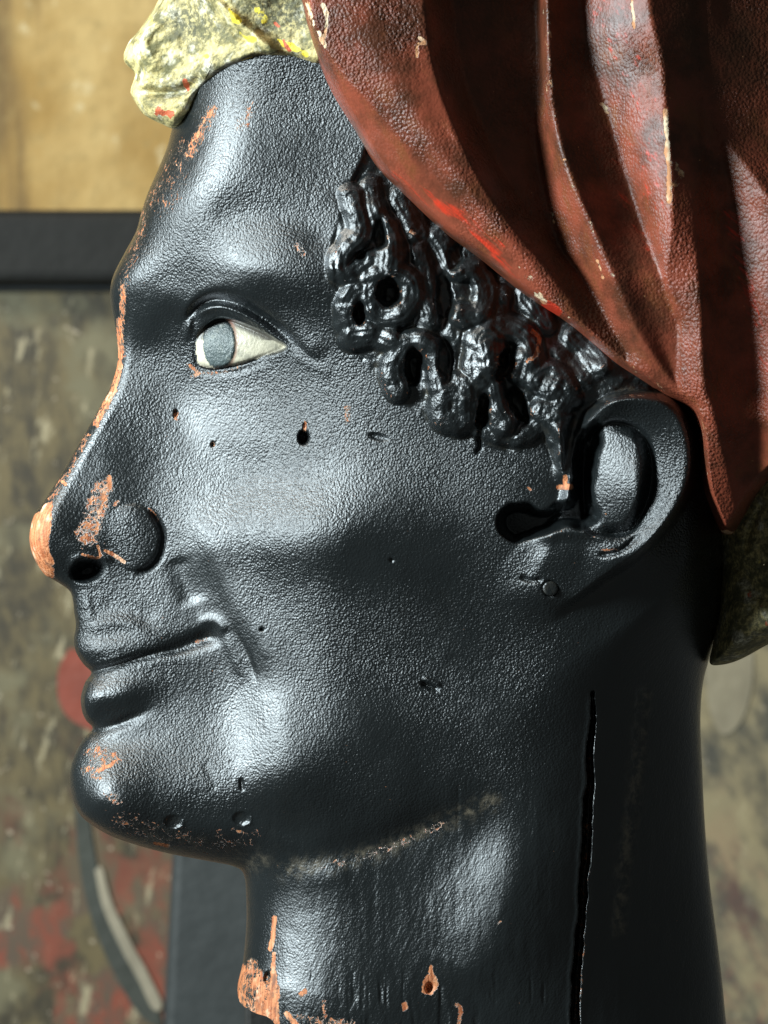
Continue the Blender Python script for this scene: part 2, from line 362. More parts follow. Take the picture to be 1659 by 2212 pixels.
#        x    y     B    r      half thickness and edge-rounding radius
CTRL = [
 (400, -250, 420, 300), (800, -250, 420, 300), (1500, -250, 430, 300), (560, 0, 350, 260), (800, 0, 400, 260), (1200, 0, 450, 300), (1550, 0, 440, 300),
 (400, 200, 250, 190), (520, 200, 290, 200), (700, 200, 338, 200), (900, 200, 405, 240), (1200, 200, 450, 260), (1550, 200, 440, 300),
 (340, 400, 225, 180), (420, 400, 258, 180), (520, 400, 294, 190), (700, 400, 340, 190), (900, 400, 385, 220), (1200, 400, 430, 260), (1550, 400, 430, 300),
 (270, 550, 150, 110), (350, 550, 175, 120), (450, 550, 232, 140), (550, 550, 290, 160), (640, 550, 335, 180), (750, 550, 362, 200), (900, 550, 385, 200), (1100, 550, 410, 200), (1550, 600, 430, 300),
 (240, 640, 85, 60), (300, 640, 110, 70), (370, 640, 155, 80), (450, 640, 205, 90), (600, 640, 288, 120), (700, 640, 332, 150), (800, 640, 358, 150), (900, 640, 375, 150),
 (252, 740, 52, 34), (300, 740, 68, 34), (350, 740, 92, 40), (400, 740, 126, 50), (470, 740, 172, 60), (550, 740, 214, 80), (620, 740, 250, 100), (720, 740, 306, 120), (820, 740, 345, 150), (950, 740, 378, 150), (1100, 740, 405, 150), (1300, 740, 430, 200),
 (236, 850, 52, 34), (300, 850, 68, 34), (380, 850, 86, 40), (410, 850, 101, 50), (480, 850, 140, 60), (560, 850, 184, 80), (640, 850, 234, 100), (720, 850, 284, 120), (820, 850, 330, 150), (950, 850, 368, 150), (1200, 850, 416, 150), (1500, 850, 420, 300),
 (175, 950, 55, 34), (250, 950, 70, 34), (330, 950, 83, 40), (400, 950, 104, 50), (460, 950, 131, 60), (540, 950, 174, 80), (620, 950, 222, 100), (700, 950, 270, 100), (800, 950, 316, 120), (950, 950, 357, 150), (1200, 950, 408, 150), (1500, 950, 395, 300),
 (116, 1050, 58, 38), (200, 1050, 78, 38), (300, 1050, 88, 40), (360, 1050, 101, 44), (420, 1050, 122, 50), (500, 1050, 157, 60), (580, 1050, 203, 80), (660, 1050, 255, 100), (740, 1050, 300, 100), (820, 1050, 330, 120), (950, 1050, 357, 150), (1100, 1050, 388, 200), (1400, 1050, 400, 300),
 (66, 1150, 80, 55), (130, 1150, 90, 50), (230, 1150, 96, 50), (320, 1150, 98, 50), (370, 1150, 114, 60), (440, 1150, 147, 70), (520, 1150, 190, 80), (600, 1150, 240, 100), (680, 1150, 290, 110), (760, 1150, 322, 150), (900, 1150, 348, 180), (1100, 1150, 380, 200), (1500, 1150, 360, 350),
 (110, 1240, 58, 40), (200, 1240, 64, 50), (300, 1240, 90, 60), (380, 1240, 116, 70), (430, 1240, 134, 80), (480, 1240, 157, 80), (540, 1240, 188, 90), (600, 1240, 222, 100), (680, 1240, 268, 110), (780, 1240, 304, 150), (1000, 1240, 344, 200), (1100, 1240, 364, 200),
 (158, 1330, 48, 40), (220, 1330, 70, 50), (300, 1330, 96, 70), (380, 1330, 119, 80), (450, 1330, 141, 90), (500, 1330, 164, 90), (560, 1330, 194, 90), (620, 1330, 228, 100), (700, 1330, 268, 120), (800, 1330, 294, 150), (1000, 1330, 324, 200), (1250, 1330, 354, 300), (1500, 1330, 350, 450),
 (180, 1430, 58, 45), (250, 1430, 84, 60), (330, 1430, 106, 70), (420, 1430, 128, 80), (490, 1430, 151, 90), (550, 1430, 184, 90), (620, 1430, 228, 100), (700, 1430, 266, 120), (820, 1430, 290, 150), (1050, 1430, 316, 200), (1300, 1430, 334, 350), (1500, 1430, 340, 480),
 (200, 1565, 60, 40), (260, 1565, 88, 60), (330, 1565, 112, 80), (420, 1565, 137, 80), (500, 1565, 162, 90), (560, 1565, 196, 100), (630, 1565, 242, 110), (710, 1565, 276, 120), (860, 1565, 297, 200), (1050, 1565, 312, 250), (1250, 1565, 326, 400), (1500, 1565, 326, 500),
 (155, 1690, 95, 90), (210, 1690, 126, 110), (300, 1690, 148, 110), (400, 1690, 166, 110), (510, 1690, 196, 110), (600, 1690, 238, 120), (690, 1690, 264, 140), (860, 1690, 284, 200), (1050, 1690, 298, 300), (1200, 1690, 320, 420), (1290, 1690, 330, 450), (1500, 1690, 315, 500),
 (240, 1790, 126, 90), (350, 1800, 146, 90), (450, 1800, 164, 100), (600, 1800, 196, 110), (750, 1800, 226, 150), (900, 1790, 250, 250), (1040, 1790, 278, 330), (1160, 1790, 314, 420), (1240, 1790, 328, 450), (1500, 1790, 305, 500),
 (530, 1900, 190, 240), (600, 1900, 200, 250), (700, 1900, 222, 280), (850, 1900, 244, 330), (980, 1900, 272, 400), (1100, 1900, 309, 440), (1170, 1900, 319, 470), (1350, 1900, 305, 490), (1500, 1900, 285, 500),
 (530, 2050, 225, 300), (700, 2050, 240, 340), (850, 2050, 256, 380), (970, 2050, 280, 420), (1070, 2050, 308, 450), (1140, 2050, 312, 470), (1300, 2050, 296, 480), (1500, 2050, 280, 500),
 (530, 2300, 250, 340), (800, 2300, 262, 380), (1000, 2300, 272, 420), (1200, 2300, 288, 480), (1500, 2300, 310, 500), (900, 2480, 280, 420)]
B, R = rbf(CTRL)
B = np.clip(B, 12, 620); R = np.clip(R, 24, 560)

def edge_factor(x, y, r, coarse=False):
    A = LLE if not coarse else LLE[::4]; Bq = RR if not coarse else RR[::3]
    dl, _, _ = line_dist(x, y, A); dr, _, _ = line_dist(x, y, Bq)
    el = np.clip(dl / r, 0, 1); er = np.clip(dr / (90 + 370 * sstep(1180, 1650, y)), 0, 1)
    return np.sqrt(1 - (1 - el) ** 2.6) * np.sqrt(1 - (1 - er) ** 2), dl

sub = 4
E0, D0 = edge_factor(GX[::sub, ::sub], GY[::sub, ::sub], R[::sub, ::sub], True)
def up(A):
    u = np.minimum(np.arange(NX) / sub, A.shape[1] - 1.001); iu = u.astype(int); fu = u - iu
    v = np.minimum(np.arange(NY) / sub, A.shape[0] - 1.001); iv = v.astype(int); fv = (v - iv)[:, None]
    Z = A[:, iu] * (1 - fu) + A[:, iu + 1] * fu; return (Z[iv] * (1 - fv) + Z[iv + 1] * fv).astype(np.float32)
HB = B * up(E0)

# ------------------------------------------------------------------ carved features of the face
F = np.zeros_like(GX); LAB = np.zeros(GX.shape, np.int8)       # label: 0 skin 1 ear 2 sclera 3 iris 10.. curls
WEAR = np.zeros_like(GX); DUST = np.zeros_like(GX); PEB = np.full_like(GX, 1.0)

# brow bone, temple, cheek planes
bump(F, 535, 590, 120, 62, 24, 10); bump(F, 620, 600, 130, 60, 8, 25)
crease(F, [(430, 470), (540, 455), (650, 480), (730, 560)], 40, -7)
bump(F, 315, 690, 42, 62, 10); bump(F, 360, 640, 60, 40, 6)
bump(F, 640, 440, 150, 120, -6)
bump(F, 510, 885, 110, 60, 5, -10)                        # lower lid bag
crease(F, [(385, 800), (400, 880), (450, 965), (560, 1010), (680, 990)], 44, -2.5)
bump(F, 610, 1160, 130, 110, 9, -20); bump(F, 640, 1230, 110, 120, 10)
bump(F, 900, 1450, 200, 160, -10)
# nasolabial fold: double ridge down beside the mouth
def rise(F, pts, w, h, fall, ta=.2, tb=.2):
    L = smooth_line(pts); sl = bbox_of(L, 3 * fall); d, t, s = line_dist(GX[sl], GY[sl], L); q = s * d
    F[sl] += h * .5 * (1 + np.tanh(q / w)) * np.exp(-(np.maximum(q, 0) / fall) ** 2) * taper(t, ta, tb) * (d < 2.6 * fall)
rise(F, [(396, 1090), (432, 1160), (462, 1240), (495, 1305), (532, 1365), (555, 1420), (563, 1490)], 18, 4, 90, .2, .3)
crease(F, [(415, 1100), (450, 1165), (485, 1245), (520, 1310), (556, 1370), (582, 1430), (590, 1500)], 46, 10, .25, .25)
crease(F, [(462, 1335), (484, 1370), (506, 1420), (530, 1482)], 13, 5, .3, .35)
crease(F, [(500, 1345), (526, 1395), (548, 1450), (556, 1490)], 6, -3, .4, .35)
crease(F, [(380, 1200), (400, 1260), (420, 1310)], 26, -5)
bump(F, 590, 1550, 60, 90, 14, 0); bump(F, 630, 1650, 60, 80, 6)
# upper lip
crease(F, [(158, 1345), (200, 1352), (265, 1344), (325, 1370), (390, 1378)], 17, 7, .0, .6)
bump(F, 235, 1402, 95, 30, 13, -6)
crease(F, [(175, 1300), (192, 1320), (194, 1345)], 12, 4)
crease(F, [(215, 1290), (250, 1310), (300, 1320), (350, 1335)], 24, -3)
crease(F, [(190, 1454), (250, 1437), (300, 1422), (350, 1409), (400, 1400), (440, 1380)], 10, -10, .0, .4)
crease(F, [(190, 1454), (250, 1437), (300, 1422), (350, 1407)], 3, -6, .0, .6)
bump(F, 418, 1388, 52, 17, -15, -14); bump(F, 448, 1374, 24, 15, -9)
crease(F, [(425, 1343), (466, 1341), (488, 1370)], 11, 4)
# lower lip
bump(F, 244, 1504, 76, 40, 27, -14); bump(F, 190, 1505, 40, 34, 10)
crease(F, [(188, 1440), (240, 1428), (300, 1412)], 9, 4, .05, .5)
crease(F, [(196, 1578), (245, 1568), (300, 1545), (345, 1518)], 11, -9, .02, .6)
bump(F, 260, 1606, 80, 22, -4, -12)
# chin ball and small dents along the jaw
bump(F, 236, 1762, 78, 80, 26); bump(F, 400, 1640, 120, 60, -6, 0)
for cx_, cy_ in ((375, 1775), (522, 1768)):
    dome(F, cx_, cy_, 20, 15, -6); crease(F, [(cx_ + 4, cy_ + 15), (cx_ + 18, cy_ + 8), (cx_ + 18, cy_ - 8)], 3, 3)
crease(F, [(440, 1640), (455, 1680), (470, 1710)], 9, -2)
crease(F, [(520, 1680), (524, 1710)], 4, -6); crease(F, [(908, 1472), (925, 1482), (950, 1490)], 5, -9); crease(F, [(912, 1463), (930, 1472), (955, 1482)], 5, 5)
# jaw line turning under, throat
crease(F, [(560, 1860), (700, 1850), (840, 1815), (980, 1765), (1090, 1715)], 34, -8, .3, .4)
crease(F, [(600, 1815), (740, 1790), (880, 1745), (1040, 1690), (1180, 1620)], 80, 10, .3, .4)
ledge(F, [(1230, 1580), (1170, 1720), (1120, 1850), (1060, 2000), (1000, 2150)], 60, 80, 8, .25, .1)
crease(F, [(560, 1900), (640, 1890), (760, 1880)], 34, 3)
crease(F, [(990, 1690), (990, 1750), (988, 1800)], 2.4, -1.6, .1, .1)

# nose: wing, crease, nostril
bump(F, 195, 1120, 60, 70, -8)
for _ in range(1):
    sl = box(200, 1060, 420, 1260); e = ell(GX[sl], GY[sl], 287, 1160, 59, 72, -8)
    F[sl] += (15 - .20 * (GX[sl] - 287)) * np.sqrt(np.clip(1 - np.clip(e, 0, 1) ** 3, 0, 1)) * sstep(225, 335, GX[sl])
crease(F, [(322, 1096), (346, 1135), (352, 1170), (338, 1212), (305, 1236), (285, 1240)], 6, -14, .15, .2)
bump(F, 175, 1190, 40, 26, 8)
sl = box(120, 1170, 260, 1290); e = ell(GX[sl], GY[sl], 190, 1232, 38, 24, -18)
F[sl] -= 58 * (1 - sstep(0.25, 1.2, e))
crease(F, [(145, 1228), (170, 1205), (215, 1204), (250, 1215)], 9, 6)
crease(F, [(200, 1290), (180, 1305), (172, 1345)], 16, 3)
# tear trough pit and nail holes
for cx_, cy_, rx, ry, h in ((380, 893, 5, 9, -9), (656, 945, 12, 16, -40), (460, 960, 4, 6, -9), (818, 944, 24, 8, -7), (846, 1210, 5, 5, -5), (566, 1420 - 60, 5, 4, -8)):
    sl = box(cx_ - 60, cy_ - 60, cx_ + 60, cy_ + 60); e = ell(GX[sl], GY[sl], cx_, cy_, rx, ry, 12 if rx > 20 else 0); F[sl] += h * (1 - sstep(.5, 1.15, e))
crease(F, [(660, 912), (658, 928)], 3.5, -8)

# eye
CREASE_OUT = [(404, 705), (412, 680), (424, 655), (454, 634), (486, 630), (530, 642), (565, 665), (599, 692), (634, 724), (669, 754), (700, 778)]
LID_OUT = [(404, 740), (411, 694), (433, 673), (461, 664), (486, 665), (518, 676), (553, 694), (588, 717), (618, 742), (645, 772), (670, 800)]
OPEN = [(423, 762), (426, 728), (445, 704), (470, 689), (495, 690), (530, 703), (565, 718), (592, 733), (617, 751), (565, 771), (530, 783), (495, 791), (461, 796), (430, 788)]
bump(F, 500, 735, 110, 75, -10)
ledge(F, CREASE_OUT, 30, 8, 10, .12, .1)
L = smooth_line([(408, 712), (420, 672), (446, 650), (480, 646), (524, 658), (562, 681), (600, 708), (636, 740), (668, 768)]); sl = bbox_of(L, 40)
d, t, s = line_dist(GX[sl], GY[sl], L); F[sl] -= 23 * np.exp(-(d / 12) ** 2) * taper(t, .12, .3)
crease(F, LID_OUT[:-1], 8, 9, .12, .4)
crease(F, [(405, 784), (430, 800), (461, 806), (500, 803), (540, 792), (590, 770)], 7, -4, .2, .2)
crease(F, [(630, 758), (662, 785), (720, 810)], 12, 3)
sl, sd = poly_sd(OPEN, 40)
prof = (HB + F)[sl]
ball = 172 + 0.45 * (GX[sl] - 470) - ((GX[sl] - 500) ** 2 / 420. + (GY[sl] - 745) ** 2 / 170.)
m = sstep(-3.5, 2.5, sd)
F[sl] = F[sl] * (1 - m) + (ball - HB[sl]) * m
F[sl] -= 7 * np.exp(-((sd + 0) / 4.5) ** 2) * sstep(735, 790, GY[sl])
LAB[sl] = np.where(sd > 0, 2, LAB[sl])
ei = ell(GX[sl], GY[sl], 473, 741, 35, 56)
LAB[sl] = np.where((sd > 0) & (ei < 1), 3, LAB[sl])
F[sl] += 4 * (1 - sstep(.9, 1.06, ei)) * m
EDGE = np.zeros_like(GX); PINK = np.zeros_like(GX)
EDGE[sl] = np.clip(1 - sd / 5.5, 0, 1) * (0.4 + 0.6 * (GX[sl] > 560)) + 0.35 * np.exp(-((GY[sl] - 712) / 12) ** 2); EDGE[sl] = np.maximum(EDGE[sl], 1 - sstep(6, 20, sd) * 1.0 * (GY[sl] < 735) - (GY[sl] >= 735)); EDGE[sl] = np.maximum(EDGE[sl], (GX[sl] < 450) * (1 - sstep(716, 730, GY[sl]))); EDGE = np.clip(EDGE, 0, 1)  # dirty rim of the eye, plus painted shade under the upper lid
PINK[sl] = np.exp(-((ei - 1.08) / .09) ** 2) * 0.75 * (GX[sl] > 470)

# ------------------------------------------------------------------ ear
EAR = [(1278, 880), (1310, 858), (1350, 846), (1400, 846), (1450, 858), (1484, 890), (1503, 940), (1508, 1000), (1494, 1062), (1452, 1134), (1384, 1208), (1304, 1262), (1240, 1310),
       (1195, 1345), (1150, 1345), (1105, 1322), (1070, 1285), (1075, 1225), (1110, 1180), (1150, 1150), (1195, 1110), (1215, 1040), (1232, 960), (1250, 900)]
sl, sd = poly_sd(EAR, 80)
x, y = GX[sl], GY[sl]
soft = 18 + 100 * sstep(1250, 1100, x) * sstep(1120, 1200, y) + 30 * sstep(1300, 1230, x) * sstep(1100, 900, y)
low = sstep(1340, 1100, y)
F[sl] += (14 + 56 * sstep(1120, 1440, x) * (0.4 + 0.6 * low)) * sstep(-4, soft, sd)
LAB[sl] = np.where(sd > 3, 1, LAB[sl])
F[sl] += 8 * sstep(0, 20, sd) * np.exp(-((x - 1210) / 80) ** 2 - ((y - 1200) / 60) ** 2)
# behind the ear the neck falls away
EARM = np.zeros_like(GX); EARM[sl] = sstep(-2, 5, sd)
F -= 60 * sstep(1340, 1520, GX) * sstep(760, 900, GY) * (1 - sstep(1150, 1420, GY)) * (1 - EARM)
# helix rim
# filled in below once the inner outline is known
# scapha hollow inside the rim
INNER = [(1278, 925), (1325, 906), (1380, 920), (1410, 966), (1416, 1028), (1401, 1096), (1363, 1152), (1300, 1160), (1262, 1142), (1252, 1050), (1258, 965)]
sl, sdi = poly_sd(INNER, 150); sle, sde_ = poly_sd(EAR, 160)
big = np.full_like(GX, -150.); big[sl] = sdi; ear_ = np.full_like(GX, -150.); ear_[sle] = sde_
q = np.clip(-big, 0, 150) / np.maximum(np.clip(-big, 0, 150) + np.clip(ear_, 0, 150), 1)
qq = np.clip(q, 0, 1)
rim = np.where((ear_ > 0) & (big < 0), np.where(qq < .72, .12 + .88 * qq / .72, np.sqrt(np.clip(1 - ((qq - .72) / .28) ** 2, 0, 1))), 0)
rim = rim * (sstep(1255, 1330, GX) * (1 - sstep(1140, 1260, GY)) + .25 * sstep(1140, 1260, GY) * sstep(1240, 1330, GX))
F += 54 * blur(rim.astype(np.float32), 4)
F[sl] -= 27 * sstep(-2, 8, sdi)
# antihelix swelling
sl, sd = poly_sd(INNER, 40)
F[sl] += 54 * sstep(3, 34, sd) * np.clip((GX[sl] - 1262) / 112, 0, 1) * np.exp(-((GY[sl] - 1062) / 128) ** 2)
# concha and canal
CONCHA = [(1262, 930), (1292, 915), (1300, 960), (1282, 1020), (1282, 1080), (1296, 1120), (1262, 1132), (1226, 1130), (1192, 1140), (1150, 1152), (1115, 1165), (1090, 1152), (1084, 1125), (1100, 1100), (1130, 1096),
          (1170, 1108), (1205, 1096), (1236, 1080), (1244, 1030), (1248, 970)]
sl, sd = poly_sd(CONCHA, 50); sd = sd + 5 * vnoise(28, 2, 36, x=GX[sl], y=GY[sl]); F[sl] -= 88 * sstep(-12, 14 + 26 * sstep(1255, 1275, GX[sl]), sd)
# tragus bridge, lobe modelling, split and peg
crease(F, [(1206, 905), (1212, 960), (1216, 1010), (1220, 1050)], 14, 22, .2, .2)
crease(F, [(1150, 1165), (1210, 1150), (1270, 1150), (1330, 1160)], 14, 9)
crease(F, [(1287, 1200), (1340, 1190), (1385, 1150)], 6, -10)
crease(F, [(1120, 1245), (1150, 1255), (1175, 1250)], 5, -7)
bump(F, 1150, 1285, 45, 35, 7)
PEG = (1189, 1271)
sl = box(1140, 1220, 1240, 1320); e = ell(GX[sl], GY[sl], PEG[0], PEG[1], 1, 1); F[sl] -= 5 * (1 - sstep(15, 20, e))

# ------------------------------------------------------------------ hair: carved curls
HAIR = [(792, 360), (760, 430), (742, 500), (722, 545), (722, 600), (745, 640), (752, 700), (785, 760), (815, 795), (850, 850), (905, 880), (935, 905), (985, 930), (1045, 945), (1110, 962), (1170, 940),
        (1195, 965), (1209, 1015), (1228, 950), (1262, 880), (1330, 850), (1420, 830), (1420, 700), (1200, 560), (1000, 380), (850, 260)]
sl, sd = poly_sd(HAIR, 60)
HH = np.full_like(GX, -1e3)                                   # height above the scalp
HH[sl] = np.where(sd > -14, 4 * sstep(-6, 12, sd), -1e3)
CURLS = [  # points, start radius, end radius, lift, scale of height
 ([(760, 425), (775, 470), (778, 505), (742, 545), (736, 582), (765, 592), (800, 565)], 20, 17, 4),
 ([(800, 400), (812, 450), (835, 500), (842, 545), (838, 580)], 18, 26, 0),
 ([(800, 600), (845, 588), (882, 606), (888, 645), (862, 678), (824, 684), (800, 655), (805, 620)], 19, 19, 8),
 ([(800, 622), (766, 632), (746, 668), (752, 706), (778, 722)], 17, 19, 4),
 ([(765, 728), (806, 722), (845, 735)], 22, 20, 6),
 ([(858, 842), (848, 800), (862, 757), (898, 738), (932, 756), (946, 796), (952, 838)], 19, 20, 8),
 ([(905, 530), (918, 600), (925, 690)], 20, 24, -10),
 ([(995, 585), (1028, 585), (1050, 630), (1036, 680), (1000, 682)], 17, 22, 8),
 ([(1080, 640), (1090, 690)], 20, 16, -4),
 ([(1036, 812), (1032, 760), (1046, 722), (1092, 706), (1136, 728), (1152, 770), (1146, 812)], 26, 18, 6),
 ([(1052, 738), (1058, 790)], 30, 28, 8),
 ([(1128, 764), (1116, 806)], 16, 15, 8),
 ([(996, 846), (960, 856), (956, 896), (992, 912)], 24, 22, 6), ([(1000, 840), (1000, 900)], 30, 26, 0),
 ([(1060, 828), (1071, 880), (1088, 915)], 20, 22, 8),
 ([(1030, 922), (1080, 940), (1125, 942), (1168, 915)], 14, 17, 2),
 ([(1160, 822), (1196, 806), (1222, 836), (1208, 880), (1172, 890)], 19, 20, 10), ([(1200, 838), (1236, 862)], 28, 18, 4),
 ([(1198, 905), (1205, 950), (1210, 1012)], 26, 4, 2),
 ([(870, 430), (905, 500)], 24, 22, -8), ([(950, 510), (985, 570)], 22, 20, -6), ([(1140, 640), (1180, 700)], 20, 20, -6), ([(1240, 730), (1290, 790)], 24, 24, -8),
 ([(975, 710), (985, 780)], 20, 18, -10), ([(1220, 760), (1260, 810)], 20, 24, -8)]
HL = np.zeros(GX.shape, np.int8)
for i, (pts, ra, rb, lift) in enumerate(CURLS):
    L = smooth_line(pts); s2 = bbox_of(L, 45)
    d, t, s = line_dist(GX[s2] + 4.5 * vnoise(40, 2, 70 + i, x=GX[s2], y=GY[s2]), GY[s2], L)
    r = (ra + (rb - ra) * t) * 1.58
    q = d / r
    hgt = lift + 0.95 * r * np.sqrt(np.clip(1 - np.clip(q, 0, 1) ** 2.5, 0, 1)) - 6 + (0.9 * np.sin(d * 0.55 + 1.2 * vnoise(60, 1, i, x=GX[s2], y=GY[s2])) + 1.8 * vnoise(24, 2, 40 + i, x=GX[s2], y=GY[s2])) * (q < 1) 
    hgt = np.where(q < 1, hgt, -1e3)
    up_ = hgt > HH[s2]; kk = 1.5; dd = np.clip(1 - np.abs(hgt - HH[s2]) / kk, 0, 1)
    HH[s2] = np.where(up_, hgt, HH[s2]) + dd * dd * kk * .25 * (q < .97); HL[s2] = np.where(up_, 10 + i, HL[s2])
inh = HH > -500
Hf = np.where(inh, HH, 0)
SLOTS = [(840, 629, 25, 27, 0, 50), (777, 677, 14, 24, 0, 45), (895, 793, 17, 40, 2, 50), (820, 508, 14, 30, 5, 30), (1092, 786, 13, 34, 25, 40), (1044, 887, 12, 36, 10, 45), (1120, 872, 15, 40, -22, 50),
         (960, 650, 18, 60, 0, 20), (985, 560, 16, 30, 0, 18), (783, 550, 12, 9, -40, 20), (965, 780, 16, 50, 0, 18), (1036, 950, 6, 34, 4, 14)]
for cx_, cy_, rx, ry, a, dep in SLOTS:
    s2 = box(cx_ - 70, cy_ - 90, cx_ + 70, cy_ + 90); e = ell(GX[s2] + 6 * vnoise(24, 2, 33, x=GX[s2], y=GY[s2]), GY[s2] + 6 * vnoise(24, 2, 34, x=GX[s2], y=GY[s2]), cx_, cy_, rx, ry, a)
    Hf[s2] = Hf[s2] - dep * (1 - sstep(.6, 1.2, e))
Hf = blur(Hf.astype(np.float32), 1.6)
wh = blur(inh.astype(np.float32), 3)
Hf += wh * (7 * vnoise(46, 3, 5) + 1.1 * vnoise(11, 2, 6))
F += Hf
Lh = smooth_line([(735, 240), (767, 283), (816, 363), (884, 431), (964, 505), (1038, 560), (1130, 634), (1223, 695), (1284, 745), (1330, 785)]); slh = bbox_of(Lh, 170)
dh, th_, sh_ = line_dist(GX[slh], GY[slh], Lh); F[slh] -= 46 * np.exp(-(np.where(sh_ < 0, dh, 0) / 85.) ** 2) * taper(th_, .4, .1) * wh[slh]
LAB = np.where((HL > 0) & (LAB == 0), HL, LAB)
LAB = np.where(inh & (HL == 0) & (LAB == 0), 9, LAB)
crease(F, [(735, 470), (722, 540), (728, 610), (745, 640)], 5, -3)
PEB = PEB * (1 - 0.45 * wh)

# ------------------------------------------------------------------ surface relief of thick paint, cracks, scuffs
region = 1 - sstep(1560, 1900, GY + 0.25 * (GX - 900))             # neck is smoother than the face
PEB = PEB * (0.30 + 0.70 * region) * (1 - 0.35 * sstep(1150, 1350, GX) * (GY > 1200))
PEB *= 0.26 + 0.60 * blur(sstep(-0.55, 0.5, vnoise(140, 4, 13, x=GX * .8 + GY * .6, y=GY * .8 - GX * .6)).astype(np.float32), 36)
for cx_, cy_, rx, ry in ((500, 930, 90, 40), (230, 1720, 50, 50), (250, 1500, 80, 35), (450, 1260, 40, 80), (400, 350, 90, 120), (300, 700, 40, 60), (560, 1440, 20, 60)):
    bump(PEB, cx_, cy_, rx, ry, -.3)
PEB = np.clip(PEB, .25, 1.2)
F += (1.0 * vnoise(90, 3, 21) + PEB * 0.25 * vnoise(11, 2, 22)) * sstep(4, 60, up(D0))
F += 0.5 * vnoise(16, 2, 23, 1, 5) * (1 - region) * sstep(4, 80, up(D0))
CR = [(1283, 1490), (1279, 1560), (1275, 1640), (1271, 1720), (1268, 1800), (1262, 1880), (1257, 1960), (1252, 2060), (1247, 2140), (1243, 2260), (1240, 2400)]
L = smooth_line(CR); sl = bbox_of(L, 60)
d, t, s = line_dist(GX[sl] + 5 * vnoise(70, 4, 31, x=GX[sl], y=GY[sl]), GY[sl], L)
wdt = 2.2 + 5.5 * sstep(0, .3, t) + 1.2 * vnoise(24, 2, 32, x=GX[sl], y=GY[sl])
F[sl] -= 70 * (1 - sstep(wdt * .55, wdt * 1.1 + 1.2, d)) * sstep(0, .02, t)
F[sl] += 2.5 * np.exp(-((d - wdt - 5) / 5) ** 2) * sstep(0, .05, t)
def wear(pts, w, v, edge=6):
    L = smooth_line(pts) if len(pts) > 2 else np.array(pts, float); sl = bbox_of(L, 4 * w + 10); d, t, s = line_dist(GX[sl], GY[sl], L)
    WEAR[sl] = np.maximum(WEAR[sl], v * (1 - sstep(w * .5, w * 1.5, d)))
def wear_poly(pts, v):
    sl, sd = poly_sd(pts, 20, False); WEAR[sl] = np.maximum(WEAR[sl], v * sstep(-3, 3, sd + 6 * vnoise(16, 3, 3, x=GX[sl], y=GY[sl])))
wear_poly([(118, 1072), (98, 1089), (72, 1120), (50, 1160), (60, 1215), (92, 1250), (115, 1246), (114, 1221), (108, 1191), (105, 1162), (112, 1124), (115, 1097)], 0.95)
wear([(266, 620), (263, 690), (262, 730), (264, 770)], 7, .58); wear([(258, 690), (258, 730), (260, 770)], 6, .74)
wear([(258, 785), (245, 840), (225, 880), (207, 915)], 8, .66); wear([(262, 790), (250, 835), (232, 880)], 4, .72)
wear([(190, 940), (160, 1000), (130, 1045), (108, 1080)], 7, .42); wear([(135, 1040), (142, 1046)], 4, .9)
wear([(236, 1035), (232, 1052), (222, 1070)], 9, .66); wear([(220, 1060), (208, 1090), (200, 1130), (188, 1160)], 24, .56); wear([(190, 1120), (170, 1150)], 10, .5)
wear([(228, 1190), (248, 1200), (268, 1214)], 4, .95); wear([(178, 1198), (205, 1205), (215, 1204)], 3, .85); wear([(212, 1180), (218, 1200)], 3, .85)
wear([(322, 1098), (336, 1112), (344, 1132)], 2, .55); wear([(248, 1090), (254, 1084)], 5, .7)
wear([(458, 240), (445, 270), (425, 300), (412, 330)], 14, .50); wear([(400, 320), (380, 380), (365, 420), (350, 450)], 26, .27)
wear([(345, 400), (310, 470), (290, 540), (262, 620)], 14, .29); wear([(372, 330), (345, 400)], 10, .26)
wear([(545, 230), (520, 270)], 14, .36); wear([(640, 530), (655, 548)], 7, .42)
wear([(205, 1630), (240, 1640)], 22, .42); wear([(215, 1665), (242, 1650)], 4, .85); wear([(190, 1665), (215, 1672)], 16, .45); wear([(235, 1718), (252, 1726)], 12, .42)
wear([(335, 1822), (362, 1827)], 4, .85); wear([(250, 1770), (420, 1820), (540, 1800)], 26, .24); wear([(512, 1794), (520, 1797)], 3, .8)
wear([(380, 893), (380, 906)], 5, .62); wear([(660, 912), (658, 930)], 3, 1.0); wear([(458, 952), (462, 960)], 4, .5)
wear([(405, 785), (430, 803), (470, 806), (500, 800), (520, 790)], 4, .50); wear([(415, 812), (430, 806)], 5, .6)
wear([(425, 1387), (448, 1380)], 5, .65); wear([(1221, 1030), (1221, 1045)], 5, 1.0); wear([(1208, 1052), (1232, 1052)], 6, 1.0)
wear([(1150, 715), (1165, 730), (1158, 765), (1140, 780)], 5, .62); wear([(888, 500), (895, 505)], 4, .8); wear([(1140, 1054), (1146, 1058)], 3, .9); wear([(1170, 1160), (1290, 1160)], 2, .35)
wear([(1300, 1188), (1335, 1187)], 3, .6); wear([(750, 880), (750, 910)], 8, .38)
wear([(593, 1982), (590, 2020), (584, 2050)], 5, .95); wear([(592, 2060), (590, 2090)], 5, .85)
sl, sd = poly_sd([(512, 2085), (548, 2075), (575, 2105), (602, 2100), (604, 2215), (560, 2212), (510, 2180)], 20, False)
WEAR[sl] = np.maximum(WEAR[sl], (.50 + .38 * vnoise(11, 2, 57, .8, 7, x=GX[sl], y=GY[sl])) * sstep(-4, 6, sd))
wear([(524, 2090), (518, 2130), (520, 2160)], 10, .72); wear([(545, 2080), (545, 2150), (545, 2190)], 12, .55); wear([(560, 2120), (570, 2190)], 16, .72)
